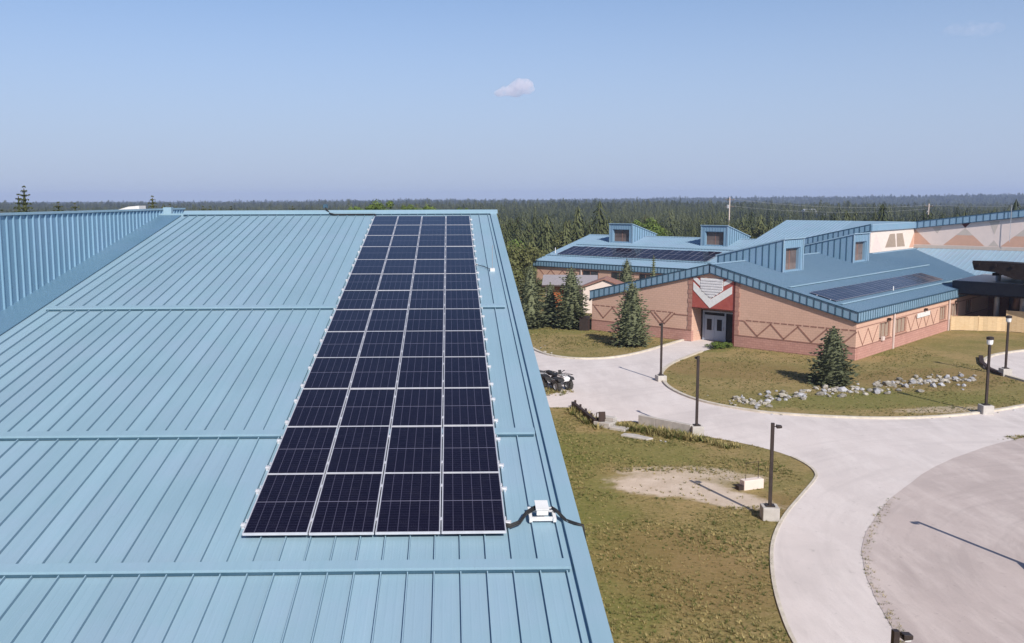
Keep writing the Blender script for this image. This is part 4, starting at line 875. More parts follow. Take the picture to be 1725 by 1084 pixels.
ROCKS = [(18.13, 54.97, 0.18), (17.63, 57.24, 0.33), (25.43, 58.47, 0.22), (17.62, 54.87, 0.34), (25.88, 58.29, 0.2), (19.16, 56.87, 0.34), (26.64, 58.09, 0.3), (21.64, 57.31, 0.17), (27.2, 58.78, 0.22), (27.93, 60.86, 0.36), (22.13, 58.65, 0.25), (17.93, 55.67, 0.15), (17.03, 56.48, 0.27), (22.09, 58.97, 0.2), (20.46, 56.66, 0.21), (19.54, 56.45, 0.27), (27.18, 58.99, 0.21), (25.5, 59.1, 0.23), (17.82, 55.5, 0.3), (26.54, 57.89, 0.37), (17.26, 56.8, 0.32), (19.99, 55.97, 0.32), (18.8, 55.56, 0.17), (19.74, 56.03, 0.15), (16.95, 55.43, 0.22), (18.37, 54.15, 0.23), (17.94, 55.2, 0.18), (24.05, 58.3, 0.26), (18.24, 55.24, 0.26), (26.58, 60.78, 0.27), (18.37, 55.75, 0.24), (17.89, 54.57, 0.25), (16.99, 56.2, 0.19), (18.08, 55.26, 0.16), (28.5, 61.86, 0.26), (27.44, 60.06, 0.33), (21.39, 57.17, 0.34), (26.87, 58.53, 0.3), (26.11, 59.69, 0.28), (23.78, 58.64, 0.36), (27.13, 57.7, 0.37), (23.37, 56.79, 0.18), (28.06, 59.89, 0.2), (23.88, 59.58, 0.37), (17.59, 53.86, 0.14), (26.59, 57.91, 0.33), (27.62, 60.69, 0.21), (24.56, 59.26, 0.33), (21.27, 57.63, 0.16), (23.54, 59.9, 0.3), (17.82, 55.99, 0.26), (16.4, 55.66, 0.16), (22.71, 59.03, 0.23), (18.88, 57.52, 0.17), (17.49, 56.53, 0.26), (20.27, 56.35, 0.16), (26.99, 58.82, 0.35), (20.44, 56.94, 0.34), (17.68, 54.78, 0.22), (21.67, 56.95, 0.15), (19.28, 56.87, 0.31), (21.23, 57.02, 0.34), (19.24, 56.22, 0.28), (24.24, 58.99, 0.36), (20.9, 56.85, 0.34), (25.89, 59.38, 0.19), (25.92, 59.45, 0.19), (17.06, 54.88, 0.18), (27.69, 59.98, 0.24), (23.07, 57.63, 0.36), (17.79, 55.67, 0.21), (16.37, 54.5, 0.32), (25.32, 58.03, 0.19), (23.15, 59.29, 0.37), (25.12, 58.24, 0.3), (23.91, 58.47, 0.34), (18.64, 55.27, 0.27), (27.18, 59.38, 0.21), (19.57, 57.99, 0.35), (20.78, 58.04, 0.22), (20.24, 56.49, 0.27), (24.48, 59.06, 0.37), (23.27, 58.14, 0.37), (27.72, 58.89, 0.23), (17.28, 55.64, 0.35), (27.03, 59.06, 0.21), (18.7, 55.49, 0.32), (24.87, 60.48, 0.22), (21.89, 57.64, 0.16), (19.06, 55.88, 0.36), (18.33, 54.94, 0.3), (23.08, 56.84, 0.31), (22.39, 58.56, 0.28), (21.49, 56.82, 0.26), (17.05, 55.1, 0.2), (20.14, 57.42, 0.22), (20.13, 56.9, 0.34), (16.7, 55.9, 0.18), (26.4, 58.58, 0.28), (21.24, 57.59, 0.34), (28.35, 60.49, 0.38), (19.5, 55.85, 0.27), (17.47, 56.68, 0.22), (23.21, 57.51, 0.16), (23.68, 58.38, 0.3), (18.61, 55.17, 0.22), (25.65, 57.49, 0.35), (23.8, 58.75, 0.27), (28.39, 60.1, 0.32), (21.9, 58.69, 0.21), (17.67, 54.27, 0.33), (23.91, 56.85, 0.33), (21.17, 56.24, 0.28), (22.81, 57.03, 0.16), (21.22, 57.04, 0.35), (24.92, 58.33, 0.24), (22.75, 57.47, 0.37), (24.94, 58.18, 0.31), (25.7, 58.95, 0.19), (16.29, 55.03, 0.2), (25.73, 59.6, 0.35), (19.24, 56.54, 0.26), (17.0, 56.26, 0.35), (17.34, 55.21, 0.36), (17.55, 54.82, 0.34), (23.59, 57.69, 0.18), (20.29, 58.59, 0.19), (18.21, 55.39, 0.35), (19.09, 56.9, 0.35), (16.98, 55.5, 0.3), (16.79, 56.18, 0.19), (17.09, 56.46, 0.36), (23.98, 59.93, 0.2), (17.46, 53.78, 0.28), (27.47, 58.14, 0.31), (33.03, 62.07, 0.21), (30.1, 61.65, 0.29), (31.07, 61.54, 0.34), (28.59, 59.71, 0.21), (32.66, 61.85, 0.24), (31.31, 62.12, 0.21), (30.8, 60.68, 0.16), (29.38, 59.85, 0.38), (31.96, 61.49, 0.33), (31.29, 61.03, 0.27), (31.5, 61.94, 0.17), (33.75, 62.4, 0.19), (31.65, 63.09, 0.28), (35.22, 62.59, 0.31), (33.49, 63.75, 0.17), (31.72, 61.77, 0.17), (30.07, 60.77, 0.23), (32.91, 61.88, 0.32), (31.37, 60.07, 0.22), (31.63, 62.54, 0.25), (34.18, 61.75, 0.19), (35.59, 64.75, 0.2), (33.55, 62.62, 0.36), (33.33, 60.02, 0.34), (33.29, 63.15, 0.18), (31.89, 61.73, 0.27), (30.8, 61.89, 0.38), (30.7, 61.05, 0.29), (34.05, 61.93, 0.27), (30.09, 62.21, 0.23), (33.14, 60.37, 0.2), (32.65, 58.88, 0.16), (28.71, 60.3, 0.26), (29.43, 61.21, 0.31), (33.18, 63.92, 0.18), (31.75, 61.62, 0.34), (31.26, 61.65, 0.3), (29.41, 60.58, 0.38), (29.42, 60.33, 0.26), (31.5, 62.18, 0.29), (32.73, 62.33, 0.2), (32.51, 63.01, 0.31), (32.56, 61.45, 0.32), (32.9, 61.26, 0.24), (31.06, 61.43, 0.24), (30.46, 61.45, 0.25), (33.86, 63.18, 0.36), (30.77, 60.93, 0.18), (34.94, 61.79, 0.37), (28.63, 60.7, 0.21), (29.84, 59.78, 0.21), (31.86, 62.07, 0.18), (33.72, 61.97, 0.16), (35.95, 63.48, 0.3), (35.27, 62.47, 0.33), (29.07, 61.08, 0.3), (31.75, 61.28, 0.33), (31.14, 60.8, 0.21), (28.73, 60.18, 0.26), (33.25, 62.23, 0.24), (32.73, 61.55, 0.38), (28.28, 58.57, 0.38), (34.1, 62.47, 0.34), (34.98, 63.42, 0.39), (30.74, 61.1, 0.37), (33.14, 62.71, 0.21), (31.79, 61.53, 0.26), (31.52, 61.53, 0.37), (28.55, 60.55, 0.27), (33.71, 62.45, 0.25), (30.47, 61.11, 0.32), (34.53, 61.67, 0.39), (34.54, 62.07, 0.29), (33.13, 61.82, 0.34), (33.41, 62.38, 0.21)]
BIG = [(24.66, 58.53, 0.65), (17.66, 55.13, 0.5), (17.34, 55.63, 0.43), (19.19, 56.63, 0.48), (17.82, 54.47, 0.43), (20.5, 58.04, 0.45), (28.7, 60.98, 0.56), (29.54, 58.26, 0.53), (31.28, 59.94, 0.55), (31.67, 61.33, 0.48), (33.5, 62.34, 0.49), (21.79, 58.2, 0.42), (26.02, 58.88, 0.38), (27.09, 58.48, 0.42), (30.66, 61.35, 0.48), (31.96, 60.32, 0.47), (33.74, 61.71, 0.4), (23.39, 58.55, 0.46)]
KR = [(6.51, 74.37, 0.44), (7.0, 73.77, 0.24), (6.34, 76.5, 0.2), (6.81, 77.77, 0.18), (7.29, 72.33, 0.28), (7.93, 72.04, 0.23), (8.59, 71.2, 0.37), (17.84, 52.15, 0.17), (18.34, 51.99, 0.2), (25.1, 51.02, 0.17), (26.53, 51.29, 0.13), (26.62, 51.0, 0.13), (27.78, 51.27, 0.13), (30.73, 52.25, 0.17), (31.23, 52.4, 0.2), (32.49, 52.98, 0.17), (15.48, 57.4, 0.15), (10.11, 46.31, 0.18), (10.33, 46.19, 0.15)]
i = 0
for x, y, s in ROCKS: i += 1; rock(x, y, s*1.3*random.lognormvariate(0,.28), 'small pale stone in the rock row, '+('left of the small spruce' if x < 23.2 else 'around the foot of the small spruce' if x < 27 else 'between the spruce and the grey rock heap' if x < 30.2 else 'in or right of the grey rock heap'), 'small stones in the rock row', i)
bl = ['round pale boulder, largest in the rock row, below the small spruce','pale boulder at the left end of the rock row near the kerb','pale stone just left of the boulder nearest the kerb','squarish pale boulder a quarter of the way along the rock row','low stone nearest the kerb in front of the rock row','pale stone left of the small spruce shadow in the rock row','tall pale boulder right of the small spruce in the rock row','bright pale boulder lying in front of the grey rock heap','large grey boulder at the foot of the rock heap','grey boulder on top of the rock heap','pale flat boulder right of the grey rock heap','pale stone under the tip of the small spruce shadow','low grey stone right of the round pale boulder','whitish stone in front of the tall pale boulder','pale stone at the left edge of the grey rock heap','blue grey stone at the right foot of the rock heap','pale stone near the right end of the rock row','grey boulder under the left branches of the small spruce']
gi = (6, 0, 3, 1, 2, 4, 5, 0, 6, 7, 1, 2, 7, 3, 4, 6, 5, 7)
for k_, (x, y, s) in enumerate(BIG): rock(x, y, s*1.1, bl[k_], 'boulders in the rock row', gi[k_]+8*(k_+3))
for k_, (x, y, s) in enumerate(KR): i += 1; rock(x, y, s, 'loose stone lying on or beside the pale kerb' if k_ < 16 else 'loose stone lying alone in the grass', 'loose stones by the kerb' if k_ < 16 else 'loose stones in the grass', i*3)

# ------------------------------------------------------------------ trees
def foliage(name, c1, c2, c3=None, vary=.25):
    k = NT(name); v = k.coord('Object'); oi = k.n('ShaderNodeObjectInfo')
    c = k.mix(k.noise(v, 2.2, 4, .6, .3, .7), c1, c2)
    if name == 'forest_needles':
        c = k.mix(k.math('MULTIPLY', k.noise(k.coord('World', (1,.5,1)), .012, 4, .6, .45, .62), .75), c, (.105,.118,.042)); c = k.mix(k.math('MULTIPLY', k.noise(k.coord('World', (1,.4,1)), .006, 3, .6, .52, .66), .7), c, (.028,.04,.02))
    if c3: c = k.mix(k.math('MULTIPLY', oi.outputs['Random'], .6), c, c3)
    h = k.n('ShaderNodeHueSaturation'); k.val(h.inputs['Value'], k.math('MULTIPLY_ADD', oi.outputs['Random'], vary*2, 1-vary)); k.val(h.inputs['Color'], c)
    k.color(h.outputs[0]); m = k.set(.7, 0, .2)
    return m
M_SPR = foliage('spruce_needles', (.085,.100,.054), (.175,.19,.105))
M_FOR = foliage('forest_needles', (.029,.043,.018), (.062,.080,.032), (.085,.088,.040), .38)
M_DEC = foliage('green_leaves', (.085,.135,.03), (.15,.20,.045))
M_OLIVE = foliage('olive_leaves', (.075,.085,.030), (.115,.115,.045))
M_BARK = simple('bark', (.09,.065,.05), (.14,.105,.085), .95, scale=6)
def spruce_mesh(h, rad, seed, levels=26, dens=1.0):
    q = random.Random(seed); b = MB(); u1 = 1.0 if h > 1.5 else .1
    for L in range(levels):
        f = L/(levels-1); z = h*(.03+.95*f); rl = rad*1.18*((1-f)**.50)*min(1, .78+f*1.4)*q.uniform(.88,1.12)+.05*u1
        n = max(5, int((10+12*(1-f))*dens))
        for k_ in range(n):
            a = 2*math.pi*(k_+q.random())/n; ln = rl*q.uniform(.62,1.16); droop = -.16*ln+.10*ln*f+q.uniform(-.06,.06)*ln
            d = Vector((math.cos(a), math.sin(a), 0)); s = Vector((-d.y, d.x, 0)); p0 = Vector((0,0,z)); 
            nseg = max(2, int(ln/(.28*u1)))
            for g_ in range(nseg):
                t0 = (g_+.2)/nseg*q.uniform(.9,1.05); c = p0+d*ln*t0+Vector((0,0,droop*t0*t0+.05*u1*t0)); wd = (.10*u1+.30*ln*.28*(1-t0*.55))*q.uniform(.7,1.2)
                tip = c+d*ln*(.55/nseg+.10)+Vector((0,0,q.uniform(-.05,.05)*u1))
                for sg in (-1, 1):
                    e = c+s*sg*wd+d*wd*.7+Vector((0,0,q.uniform(-.10,.03)*u1))
                    b.add([c, e, tip], [(0,1,2)])
                b.add([c+Vector((0,0,.02*u1)), c+d*.1*u1+Vector((0,0,-.09*u1*q.uniform(.5,1.6))), tip], [(0,1,2)])
    return b
def spruce(x, y, h, rad, seed, label, lv=26):
    e = tag(empty('spruce_tree', (x, y, terr(x, y)), random.uniform(0,6)), label, 'spruce', 'spruces beside the school')
    mb = spruce_mesh(h, rad, seed, lv); me = bpy.data.meshes.new('crown'); me.from_pydata(mb.v, [], mb.f)
    link('crown', me, M_SPR, e)
    core = MB().lathe([(rad*.6,h*.05),(rad*.56,h*.3),(rad*.4,h*.6),(rad*.2,h*.85),(.03,h*.97)], 9); cm_ = core.build('inner_twigs', M_SPR, e)
    MB().tube([(0,0,-.1),(0,0,h*.5),(0,0,h)], .13, 8, .015).build('trunk', M_BARK, e)
    return e
spruce(14.21, 77.6, 5.65, 1.75, 1, 'full spruce in front of the pink gable wall left of the entrance', 30)
spruce(24.85, 61.0, 4.0, 1.5, 2, 'small spruce standing behind the row of rocks', 24)
spruce(10.3, 88.8, 6.1, 1.9, 3, 'spruce in front of the small shed, nearest the pink wall corner', 30)
spruce(6.3, 89.0, 6.3, 1.75, 4, 'spruce close to the blue roof edge, leftmost of the lawn spruces', 30)
spruce(8.6, 92.5, 4.2, 1.2, 8, 'dark low spruce between the two spruces by the shed', 20)
spruce(19.2, 108.5, 5.6, 1.5, 5, 'bushy spruce behind the left slope of the front wing', 24)
spruce(22.6, 109.5, 5.9, .45, 6, 'slim young spruce in front of the back wing', 22)

def conifer_mesh(h, rad, seed, tiers, pts=7, sparse=1.0):
    q = random.Random(seed); b = MB()
    for L in range(tiers):
        f = L/tiers; z = h*(.10+.88*f); r_ = rad*((1-f)**.75)*q.uniform(.75,1.2)+.06; dz = h*.88/tiers
        ph = q.random()*6
        for k_ in range(pts):
            a = ph+2*math.pi*k_/pts+q.uniform(-.3,.3); rr_ = r_*q.uniform(.6,1.25); w2 = 2.2*r_/pts*q.uniform(.7,1.2)
            d = Vector((math.cos(a), math.sin(a), 0)); s = Vector((-d.y, d.x, 0))
            tp = Vector((0,0,z+dz*q.uniform(.9,1.8))); ed = d*rr_+Vector((0,0,z-dz*q.uniform(.0,.5)))
            b.add([tp, ed-s*w2*.6, ed+d*.12*r_-Vector((0,0,.1*dz)), ed+s*w2*.6], [(0,1,2),(0,2,3)])
    return b
def crown_data(mb, m, name='crown'):
    me = bpy.data.meshes.new(name); me.from_pydata(mb.v, [], mb.f); me.materials.append(m); return me
def ragged(seed, rad, lv=30):
    mb = spruce_mesh(1, rad, seed, lv, .9); mb.lathe([(rad*.5,.08),(rad*.42,.35),(rad*.25,.65),(.004,.96)], 7); return crown_data(mb, M_FOR)
CON = [crown_data(conifer_mesh(1, w_, sd, tr_, pt), M_FOR) for w_, sd, tr_, pt in ((.115,1,13,6),(.15,2,13,7),(.09,3,14,6),(.18,4,11,7),(.13,5,12,6),(.075,6,12,5))]
CON += [ragged(91,.10,40), ragged(92,.06,36), ragged(93,.14,34)]
TRK = MB().tube([(0,0,-.05),(0,0,.5),(0,0,.97)], .014, 6, .003).data('trunk'); TRK.materials.append(M_BARK)
def leafy_mesh(seed, n=2400, sx=1, sz=1.0):
    q = random.Random(seed); b = MB(); cl_ = [(Vector((q.uniform(-.55,.55)*sx, q.uniform(-.55,.55)*sx, q.uniform(.3,.9)*sz)), q.uniform(.18,.34)) for _ in range(13)]
    for _ in range(n):
        c, r_ = q.choice(cl_); d = Vector((q.gauss(0,1), q.gauss(0,1), q.gauss(0,1))).normalized(); p = c+d*r_*q.uniform(.6,1.05)
        u_ = Vector((q.gauss(0,1), q.gauss(0,1), q.gauss(0,1))).normalized(); v_ = u_.cross(d).normalized() if abs(u_.dot(d)) < .99 else Vector((1,0,0)); u_ = (u_+d*.3).normalized(); s = q.uniform(.03,.06)
        b.add([p-u_*s, p+v_*s*.6, p+u_*s, p-v_*s*.6], [(0,1,2,3)])
    return b
LEAF = [crown_data(leafy_mesh(60+i), M_DEC if i < 2 else M_OLIVE) for i in range(4)]
LTRK = MB().tube([(0,0,-.05),(.02,0,.35),(.05,.03,.7)], .03, 6, .012).tube([(.02,0,.3),(-.2,.1,.6)], .016, 5, .008).tube([(.02,0,.25),(.2,-.12,.55)], .016, 5, .008).data('trunk'); LTRK.materials.append(M_BARK)
def conifer(x, y, h, v, label, group):
    e = tag(empty('conifer_tree', (x, y, terr(x, y)), random.uniform(0,6)), label, 'conifer', group); e.scale = (h, h, h)
    link('crown', CON[v], None, e); link('trunk', TRK, None, e); return e
def leafy(x, y, h, wd, v, label, group, name='leafy_tree', cat='tree'):
    e = tag(empty(name, (x, y, terr(x, y)), random.uniform(0,6)), label, cat, group); e.scale = (wd, wd, h)
    cv = min(h, wd*1.05); e.scale = (1, 1, 1)
    c = link('crown', LEAF[v], None, e); c.scale = (wd, wd, cv); c.location.z = max(0, h-cv)
    t_ = link('trunk', LTRK, None, e); t_.scale = (wd, wd, h); return e
# single trees behind the near roof
def behind(px, dist): return ((px-785)/1535*dist, dist)
for px, D, tip, v, lab in ((47,75,309,6,'tallest conifer above the left wall, rising over the horizon'),(37,77,322,7,'thin conifer just left of the tallest one behind the left wall'),(30,73,345,8,'low conifer at the foot of the two tall conifers'),(8,78,349,8,'conifer at the far left edge behind the blue wall'),
      (103,80,336,8,'small conifer right of the tall pair behind the blue wall'),(131,86,338,8,'slim conifer second right of the tall pair behind the blue wall'),(261,90,327,6,'slim dark conifer above the end of the left blue wall'),(290,92,341,8,'short conifer left of the roof ridge end'),(300,95,345,7,'very slim short conifer beside the ridge end'),(345,110,345,8,'small conifer over the ridge, left half'),(357,110,346,6,'small conifer over the ridge, right of its twin'),(392,118,346,6,'lone small conifer over the middle of the ridge'),(495,130,346,8,'conifer peeking over the ridge left of the conduit end')):
    x, y = behind(px, D); top = 12.5+(340-.0035*(px-785)*0-tip)/1535*D
    conifer(x, y, top-terr(x, y), v, lab, 'conifers behind the near roof')
for px, D, tip, wd, v, lab in ((640,120,340,2.6,0,'round bright green tree peeking over the ridge'),(600,125,347,1.5,1,'small green tree left of the round one over the ridge'),(692,118,347,1.6,0,'green tree over the ridge behind the array'),(722,116,346,2.4,1,'wide green tree over the ridge behind the array'),(778,125,352,1.8,0,'low green tree over the ridge right of the array')):
    x, y = behind(px, D); leafy(x, y, 12.5+(338.5-tip)/1535*D-terr(x, y), wd, v, lab, 'green trees behind the near roof')
# ---- the forest
def inside(x, y):
    dx, dy = x-30.25, y-69.96; a = dx*math.cos(SA)+dy*math.sin(SA); b_ = -dx*math.sin(SA)+dy*math.cos(SA)
    return -8 < a < 92 and -60 < b_ < 66
q = random.Random(77); spots = []
def sample(n, r0_, r1_, a0=-35, a1=39):
    c = 0
    while c < n:
        r_ = math.sqrt(q.uniform(r0_*r0_, r1_*r1_)); a = R(q.uniform(a0, a1)); x, y = r_*math.sin(a), r_*math.cos(a); c += 1
        if inside(x, y) or y < 128 or (x > 40 and y < 190): continue
        spots.append((x, y, r_))
sample(600, 130, 200); sample(5200, 185, 400); sample(15000, 400, 1000); sample(30000, 1000, 2400); sample(17000, 2400, 4300)
trees = []
for x, y, r_ in spots:
    cl_ = mnoise.noise((x/70, y/70, 3.1))
    if r_ < 700 and cl_ < -.28 and q.random() < .6: continue
    h = (7.0+2.6*cl_+q.gauss(0,1.5)) * (1+.25*sm(400, 1500, r_)) ; h = max(2.8, h)
    if q.random() < .04: h *= 1.35
    if r_ > 1300: h *= q.choice((.5,.6,.65,.7,.75,.8,1.05))
    trees.append((x, y, r_, h))
def vis(t):     # visible share in the photo: inside the frame, not behind the near roof
    x, y, r_, h = t; p = 785+1535*x/y
    return 842 < p < 1725
near = sorted([t_ for t_ in trees if vis(t_)], key=lambda t_: -t_[3]/t_[2])[:300]; ns = set((t_[0], t_[1]) for t_ in near)
for k_, (x, y, r_, h) in enumerate(near):
    p = 785+1535*x/y
    conifer(x, y, h, q.choice((0,1,2,3,4,4,1)), 'dark narrow conifer at the forest edge, '+('between the near roof and the back wing' if p < 930 else 'behind the left end of the back wing' if p < 1025 else 'behind the dormers of the back wing' if p < 1225 else 'behind the shed roof' if p < 1400 else 'behind the great hall'), 'conifers at the near forest edge')
rest = [t_ for t_ in trees if (t_[0], t_[1]) not in ns]
src = bpy.data.collections.new('forest_sources')
for v_ in range(6):
    so2 = bpy.data.objects.new('forest_conifer_source', CON[v_]); src.objects.link(so2)
far_me = bpy.data.meshes.new('forest'); far_me.from_pydata([(x, y, terr(x, y)-.1) for x, y, r_, h in rest], [], [])
at = far_me.attributes.new('hgt', 'FLOAT', 'POINT'); at.data.foreach_set('value', [t_[3] for t_ in rest])
wt_ = far_me.attributes.new('wid', 'FLOAT', 'POINT'); wt_.data.foreach_set('value', [t_[3]*(1+1.6*sm(700, 2500, t_[2])) for t_ in rest])
rt_ = far_me.attributes.new('rot', 'FLOAT', 'POINT'); rt_.data.foreach_set('value', [q.uniform(0,6.28) for _ in rest])
def instancer(o, coll, name, vary_z=True):
    ng = bpy.data.node_groups.new(name, 'GeometryNodeTree'); ng.interface.new_socket('Geometry', in_out='INPUT', socket_type='NodeSocketGeometry'); ng.interface.new_socket('Geometry', in_out='OUTPUT', socket_type='NodeSocketGeometry')
    N = ng.nodes.new; gi_ = N('NodeGroupInput'); go_ = N('NodeGroupOutput'); ip = N('GeometryNodeInstanceOnPoints'); ci = N('GeometryNodeCollectionInfo')
    ci.inputs['Collection'].default_value = coll; ci.inputs['Separate Children'].default_value = True; ci.inputs['Reset Children'].default_value = True; ip.inputs['Pick Instance'].default_value = True
    def attr(nm):
        a = N('GeometryNodeInputNamedAttribute'); a.data_type = 'FLOAT'; a.inputs['Name'].default_value = nm; return a.outputs['Attribute']
    cs = N('ShaderNodeCombineXYZ'); cr = N('ShaderNodeCombineXYZ'); L_ = ng.links.new
    wv, hv = attr('wid'), attr('hgt'); L_(wv, cs.inputs[0]); L_(wv, cs.inputs[1]); L_(hv, cs.inputs[2]); L_(attr('rot'), cr.inputs[2])
    L_(gi_.outputs[0], ip.inputs['Points']); L_(ci.outputs[0], ip.inputs['Instance']); L_(cs.outputs[0], ip.inputs['Scale']); L_(cr.outputs[0], ip.inputs['Rotation']); L_(ip.outputs[0], go_.inputs[0])
    md = o.modifiers.new('scatter', 'NODES'); md.node_group = ng
fo = link('forest', far_me, M_FOR); instancer(fo, src, 'forest_scatter')
tag(fo, 'dense spruce forest stretching to the hazy horizon', 'forest', kind='stuff')
# bushes left of the back wing and near the entrance
for px, D, h, wd, v, lab in ((868,128,4.2,5.0,2,'olive bush at the forest edge close to the blue roof'),(884,134,5.4,4.6,3,'tall olive tree left of the back wing'),(903,142,4.6,4.2,2,'olive bush touching the back wing corner'),(950,172,6.0,5.0,3,'pale olive tree standing out of the conifers beyond the back wing'),(862,150,5.5,5,0,'green bush partly behind the blue roof edge'),(880,118,2.2,4.5,2,'low pale bush on the open ground before the forest'),(1090,172,8.6,4.6,0,'bright green tree behind the first dormer of the back wing'),(1104,176,7.6,4.4,1,'green bush right of the first dormer of the back wing'),(1250,196,6.5,5.5,2,'olive tree between the dormer and the utility pole'),(1290,205,6.5,6,3,'olive tree left of the shed roof rake')):
    x, y = behind(px, D); leafy(x, y, h, wd, v, lab, 'leafy trees at the forest edge')
for x, y, h, wd, lab in ((23.6,77.6,.75,1.0,'small green shrub against the base of the wall right of the entrance'),(21.0,76.2,.5,1.3,'low green shrub beside the front path'),(22.0,76.6,.4,1.0,'flat green plant between the path and the wall')):
    leafy(x, y, h, wd, 0, lab, 'shrubs by the entrance', 'shrub', 'shrub')

# ------------------------------------------------------------------ grass
def tuft(seed):
    qq = random.Random(seed); b = MB()
    for _ in range(11):
        a = qq.uniform(0,6.28); d = Vector((math.cos(a), math.sin(a), 0)); s = Vector((-d.y, d.x, 0))*.06; p = d*qq.uniform(0,.3); h = qq.uniform(.5,1.0)
        b.add([p-s, p+s, p+d*qq.uniform(.15,.5)+Vector((0,0,h))], [(0,1,2)])
    return b
M_GRS = foliage('grass_blades', (.14,.145,.046), (.235,.195,.08), (.37,.285,.135), .3)
M_GRG = foliage('lush_grass', (.07,.095,.022), (.11,.13,.035), None, .25)
gsrc = bpy.data.collections.new('grass_sources')
for i in range(4):
    gsrc.objects.link(bpy.data.objects.new('grass_source', crown_data(tuft(i), M_GRS if i < 3 else M_GRG)))
def inpoly(x, y, P):
    c = False; j = len(P)-1
    for i in range(len(P)):
        if (P[i][1] > y) != (P[j][1] > y) and x < (P[j][0]-P[i][0])*(y-P[i][1])/(P[j][1]-P[i][1])+P[i][0]: c = not c
        j = i
    return c
gp = []; qg = random.Random(9)
padp = smooth_line(PAD, 2)
def bare(x, y): return ((x-8.6)/3.4)**2+((y-39.1)/1.9)**2 < 1 or ((x-10.8)/2.6)**2+((y-37.3)/1.2)**2 < 1
def sgrass(n, x0, x1, y0, y1, hmin, hmax):
    for _ in range(n):
        x, y = qg.uniform(x0, x1), qg.uniform(y0, y1)
        if inpoly(x, y, drive) or inpoly(x, y, lot) or inpoly(x, y, padp): continue
        dx, dy = x-30.25, y-69.96; a = dx*math.cos(SA)+dy*math.sin(SA); b_ = -dx*math.sin(SA)+dy*math.cos(SA)
        if -.1 < a < 60 and -.1 < b_ < 58 or x > 38 and y > 55: continue
        if x < 2.0 and y < 80: continue
        nn = mnoise.noise((x*.35, y*.35, 0))
        if nn < -.12 and qg.random() < .6: continue
        if bare(x, y) and qg.random() < .93: continue
        gp.append((x, y, qg.uniform(hmin, hmax)*(1+.6*nn)))
sgrass(34000, 1.5, 15, 14, 55, .03, .10); sgrass(26000, 8, 48, 46, 84, .04, .10); sgrass(6500, 3, 24, 76, 104, .05, .13)
for (x0, y0), (x1, y1), n_, hm in (((8.6,49.6),(12.2,46.9),260,.42),((6.6,53.8),(7.6,49.3),160,.4),((12.2,46.9),(13.6,45.2),60,.3)):
    for _ in range(n_):
        u_ = qg.random(); gp.append((x0+(x1-x0)*u_+qg.gauss(0,.25)-.2, y0+(y1-y0)*u_+qg.gauss(0,.25)-.25, qg.uniform(.12,hm)))
for a_, b_ in zip(LT, LT[1:]):
    if b_[1] < 37:
        for _ in range(9):
            u_ = qg.random(); gp.append((a_[0]+(b_[0]-a_[0])*u_+qg.uniform(0,.3), a_[1]+(b_[1]-a_[1])*u_+qg.gauss(0,.1), qg.uniform(.03,.11)))
for _ in range(120):
    u_ = qg.random(); P_ = LT[int(u_*4)]; gp.append((P_[0]+qg.gauss(0,.5), P_[1]+qg.gauss(0,.15), qg.uniform(.05,.16)))
for _ in range(90): gp.append((5.5+qg.gauss(0,.55), 58.6+qg.gauss(0,.5), qg.uniform(.1,.3)))
gme = bpy.data.meshes.new('grass'); gme.from_pydata([(x, y, 0.0) for x, y, h in gp], [], [])
for nm, vals in (('hgt', [h for x, y, h in gp]), ('wid', [h*qg.uniform(1.2,2.4) for x, y, h in gp]), ('rot', [qg.uniform(0,6.28) for _ in gp])):
    a_ = gme.attributes.new(nm, 'FLOAT', 'POINT'); a_.data.foreach_set('value', vals)
go2 = link('grass', gme, M_GRS); instancer(go2, gsrc, 'grass_scatter')
tag(go2, 'dry tufted grass covering the lawns between the drives', 'grass', kind='stuff')

# ------------------------------------------------------------------ utility poles, wires, far roofs
def upole(px, D, tip, lab, arms):
    x, y = behind(px, D); zt_ = 12.5+(337-tip)/1535*D; z0 = terr(x, y)
    e = tag(empty('utility_pole', (x, y, z0), R(20)), lab, 'utility pole', 'utility poles beyond the school'); h = zt_-z0
    MB().tube([(0,0,-.3),(0,0,h)], .17, 8, .11).build('pole', M_PALE, e)
    for k_ in range(arms): MB().box((-1.3,-.07,h-.7-1.6*k_),(1.3,.07,h-.55-1.6*k_)).build('crossarm', M_BARK, e)
    for k_ in (-1.1, 0, 1.1): MB().tube([(k_,0,h-.55),(k_,0,h-.3)], .07, 6).build('insulator', M_GREY, e)
    MB().lathe([(0,0),(.28,0),(.28,.8),(0,.85)], 10, 'z', (-.5,0,h-2.6)).build('transformer', M_GALV, e)
    return Vector((x, y, zt_))
pA = upole(1227, 215, 333, 'utility pole with crossarms between the two back dormers and the shed roof', 2)
pB = upole(1561, 230, 345, 'pale utility pole behind the fascia of the great hall', 1)
def wire(a, b_, sag, lab):
    pts = [a.lerp(b_, t_/12)-Vector((0,0,sag*4*(t_/12)*(1-t_/12))) for t_ in range(13)]
    tag(MB().tube(pts, .018, 5).build('power_line', M_GALV), lab, 'power line', 'power lines beyond the school')
for k_, lab in ((0, 'upper wire between the two utility poles'), (1, 'lower wire between the two utility poles')):
    wire(pA-Vector((0,0,.4+1.6*k_)), pB-Vector((0,0,.4+.9*k_)), 1.2, lab)
wire(pB-Vector((0,0,.4)), Vector((190,262,12.3)), 1.0, 'wire running right from the pale utility pole')
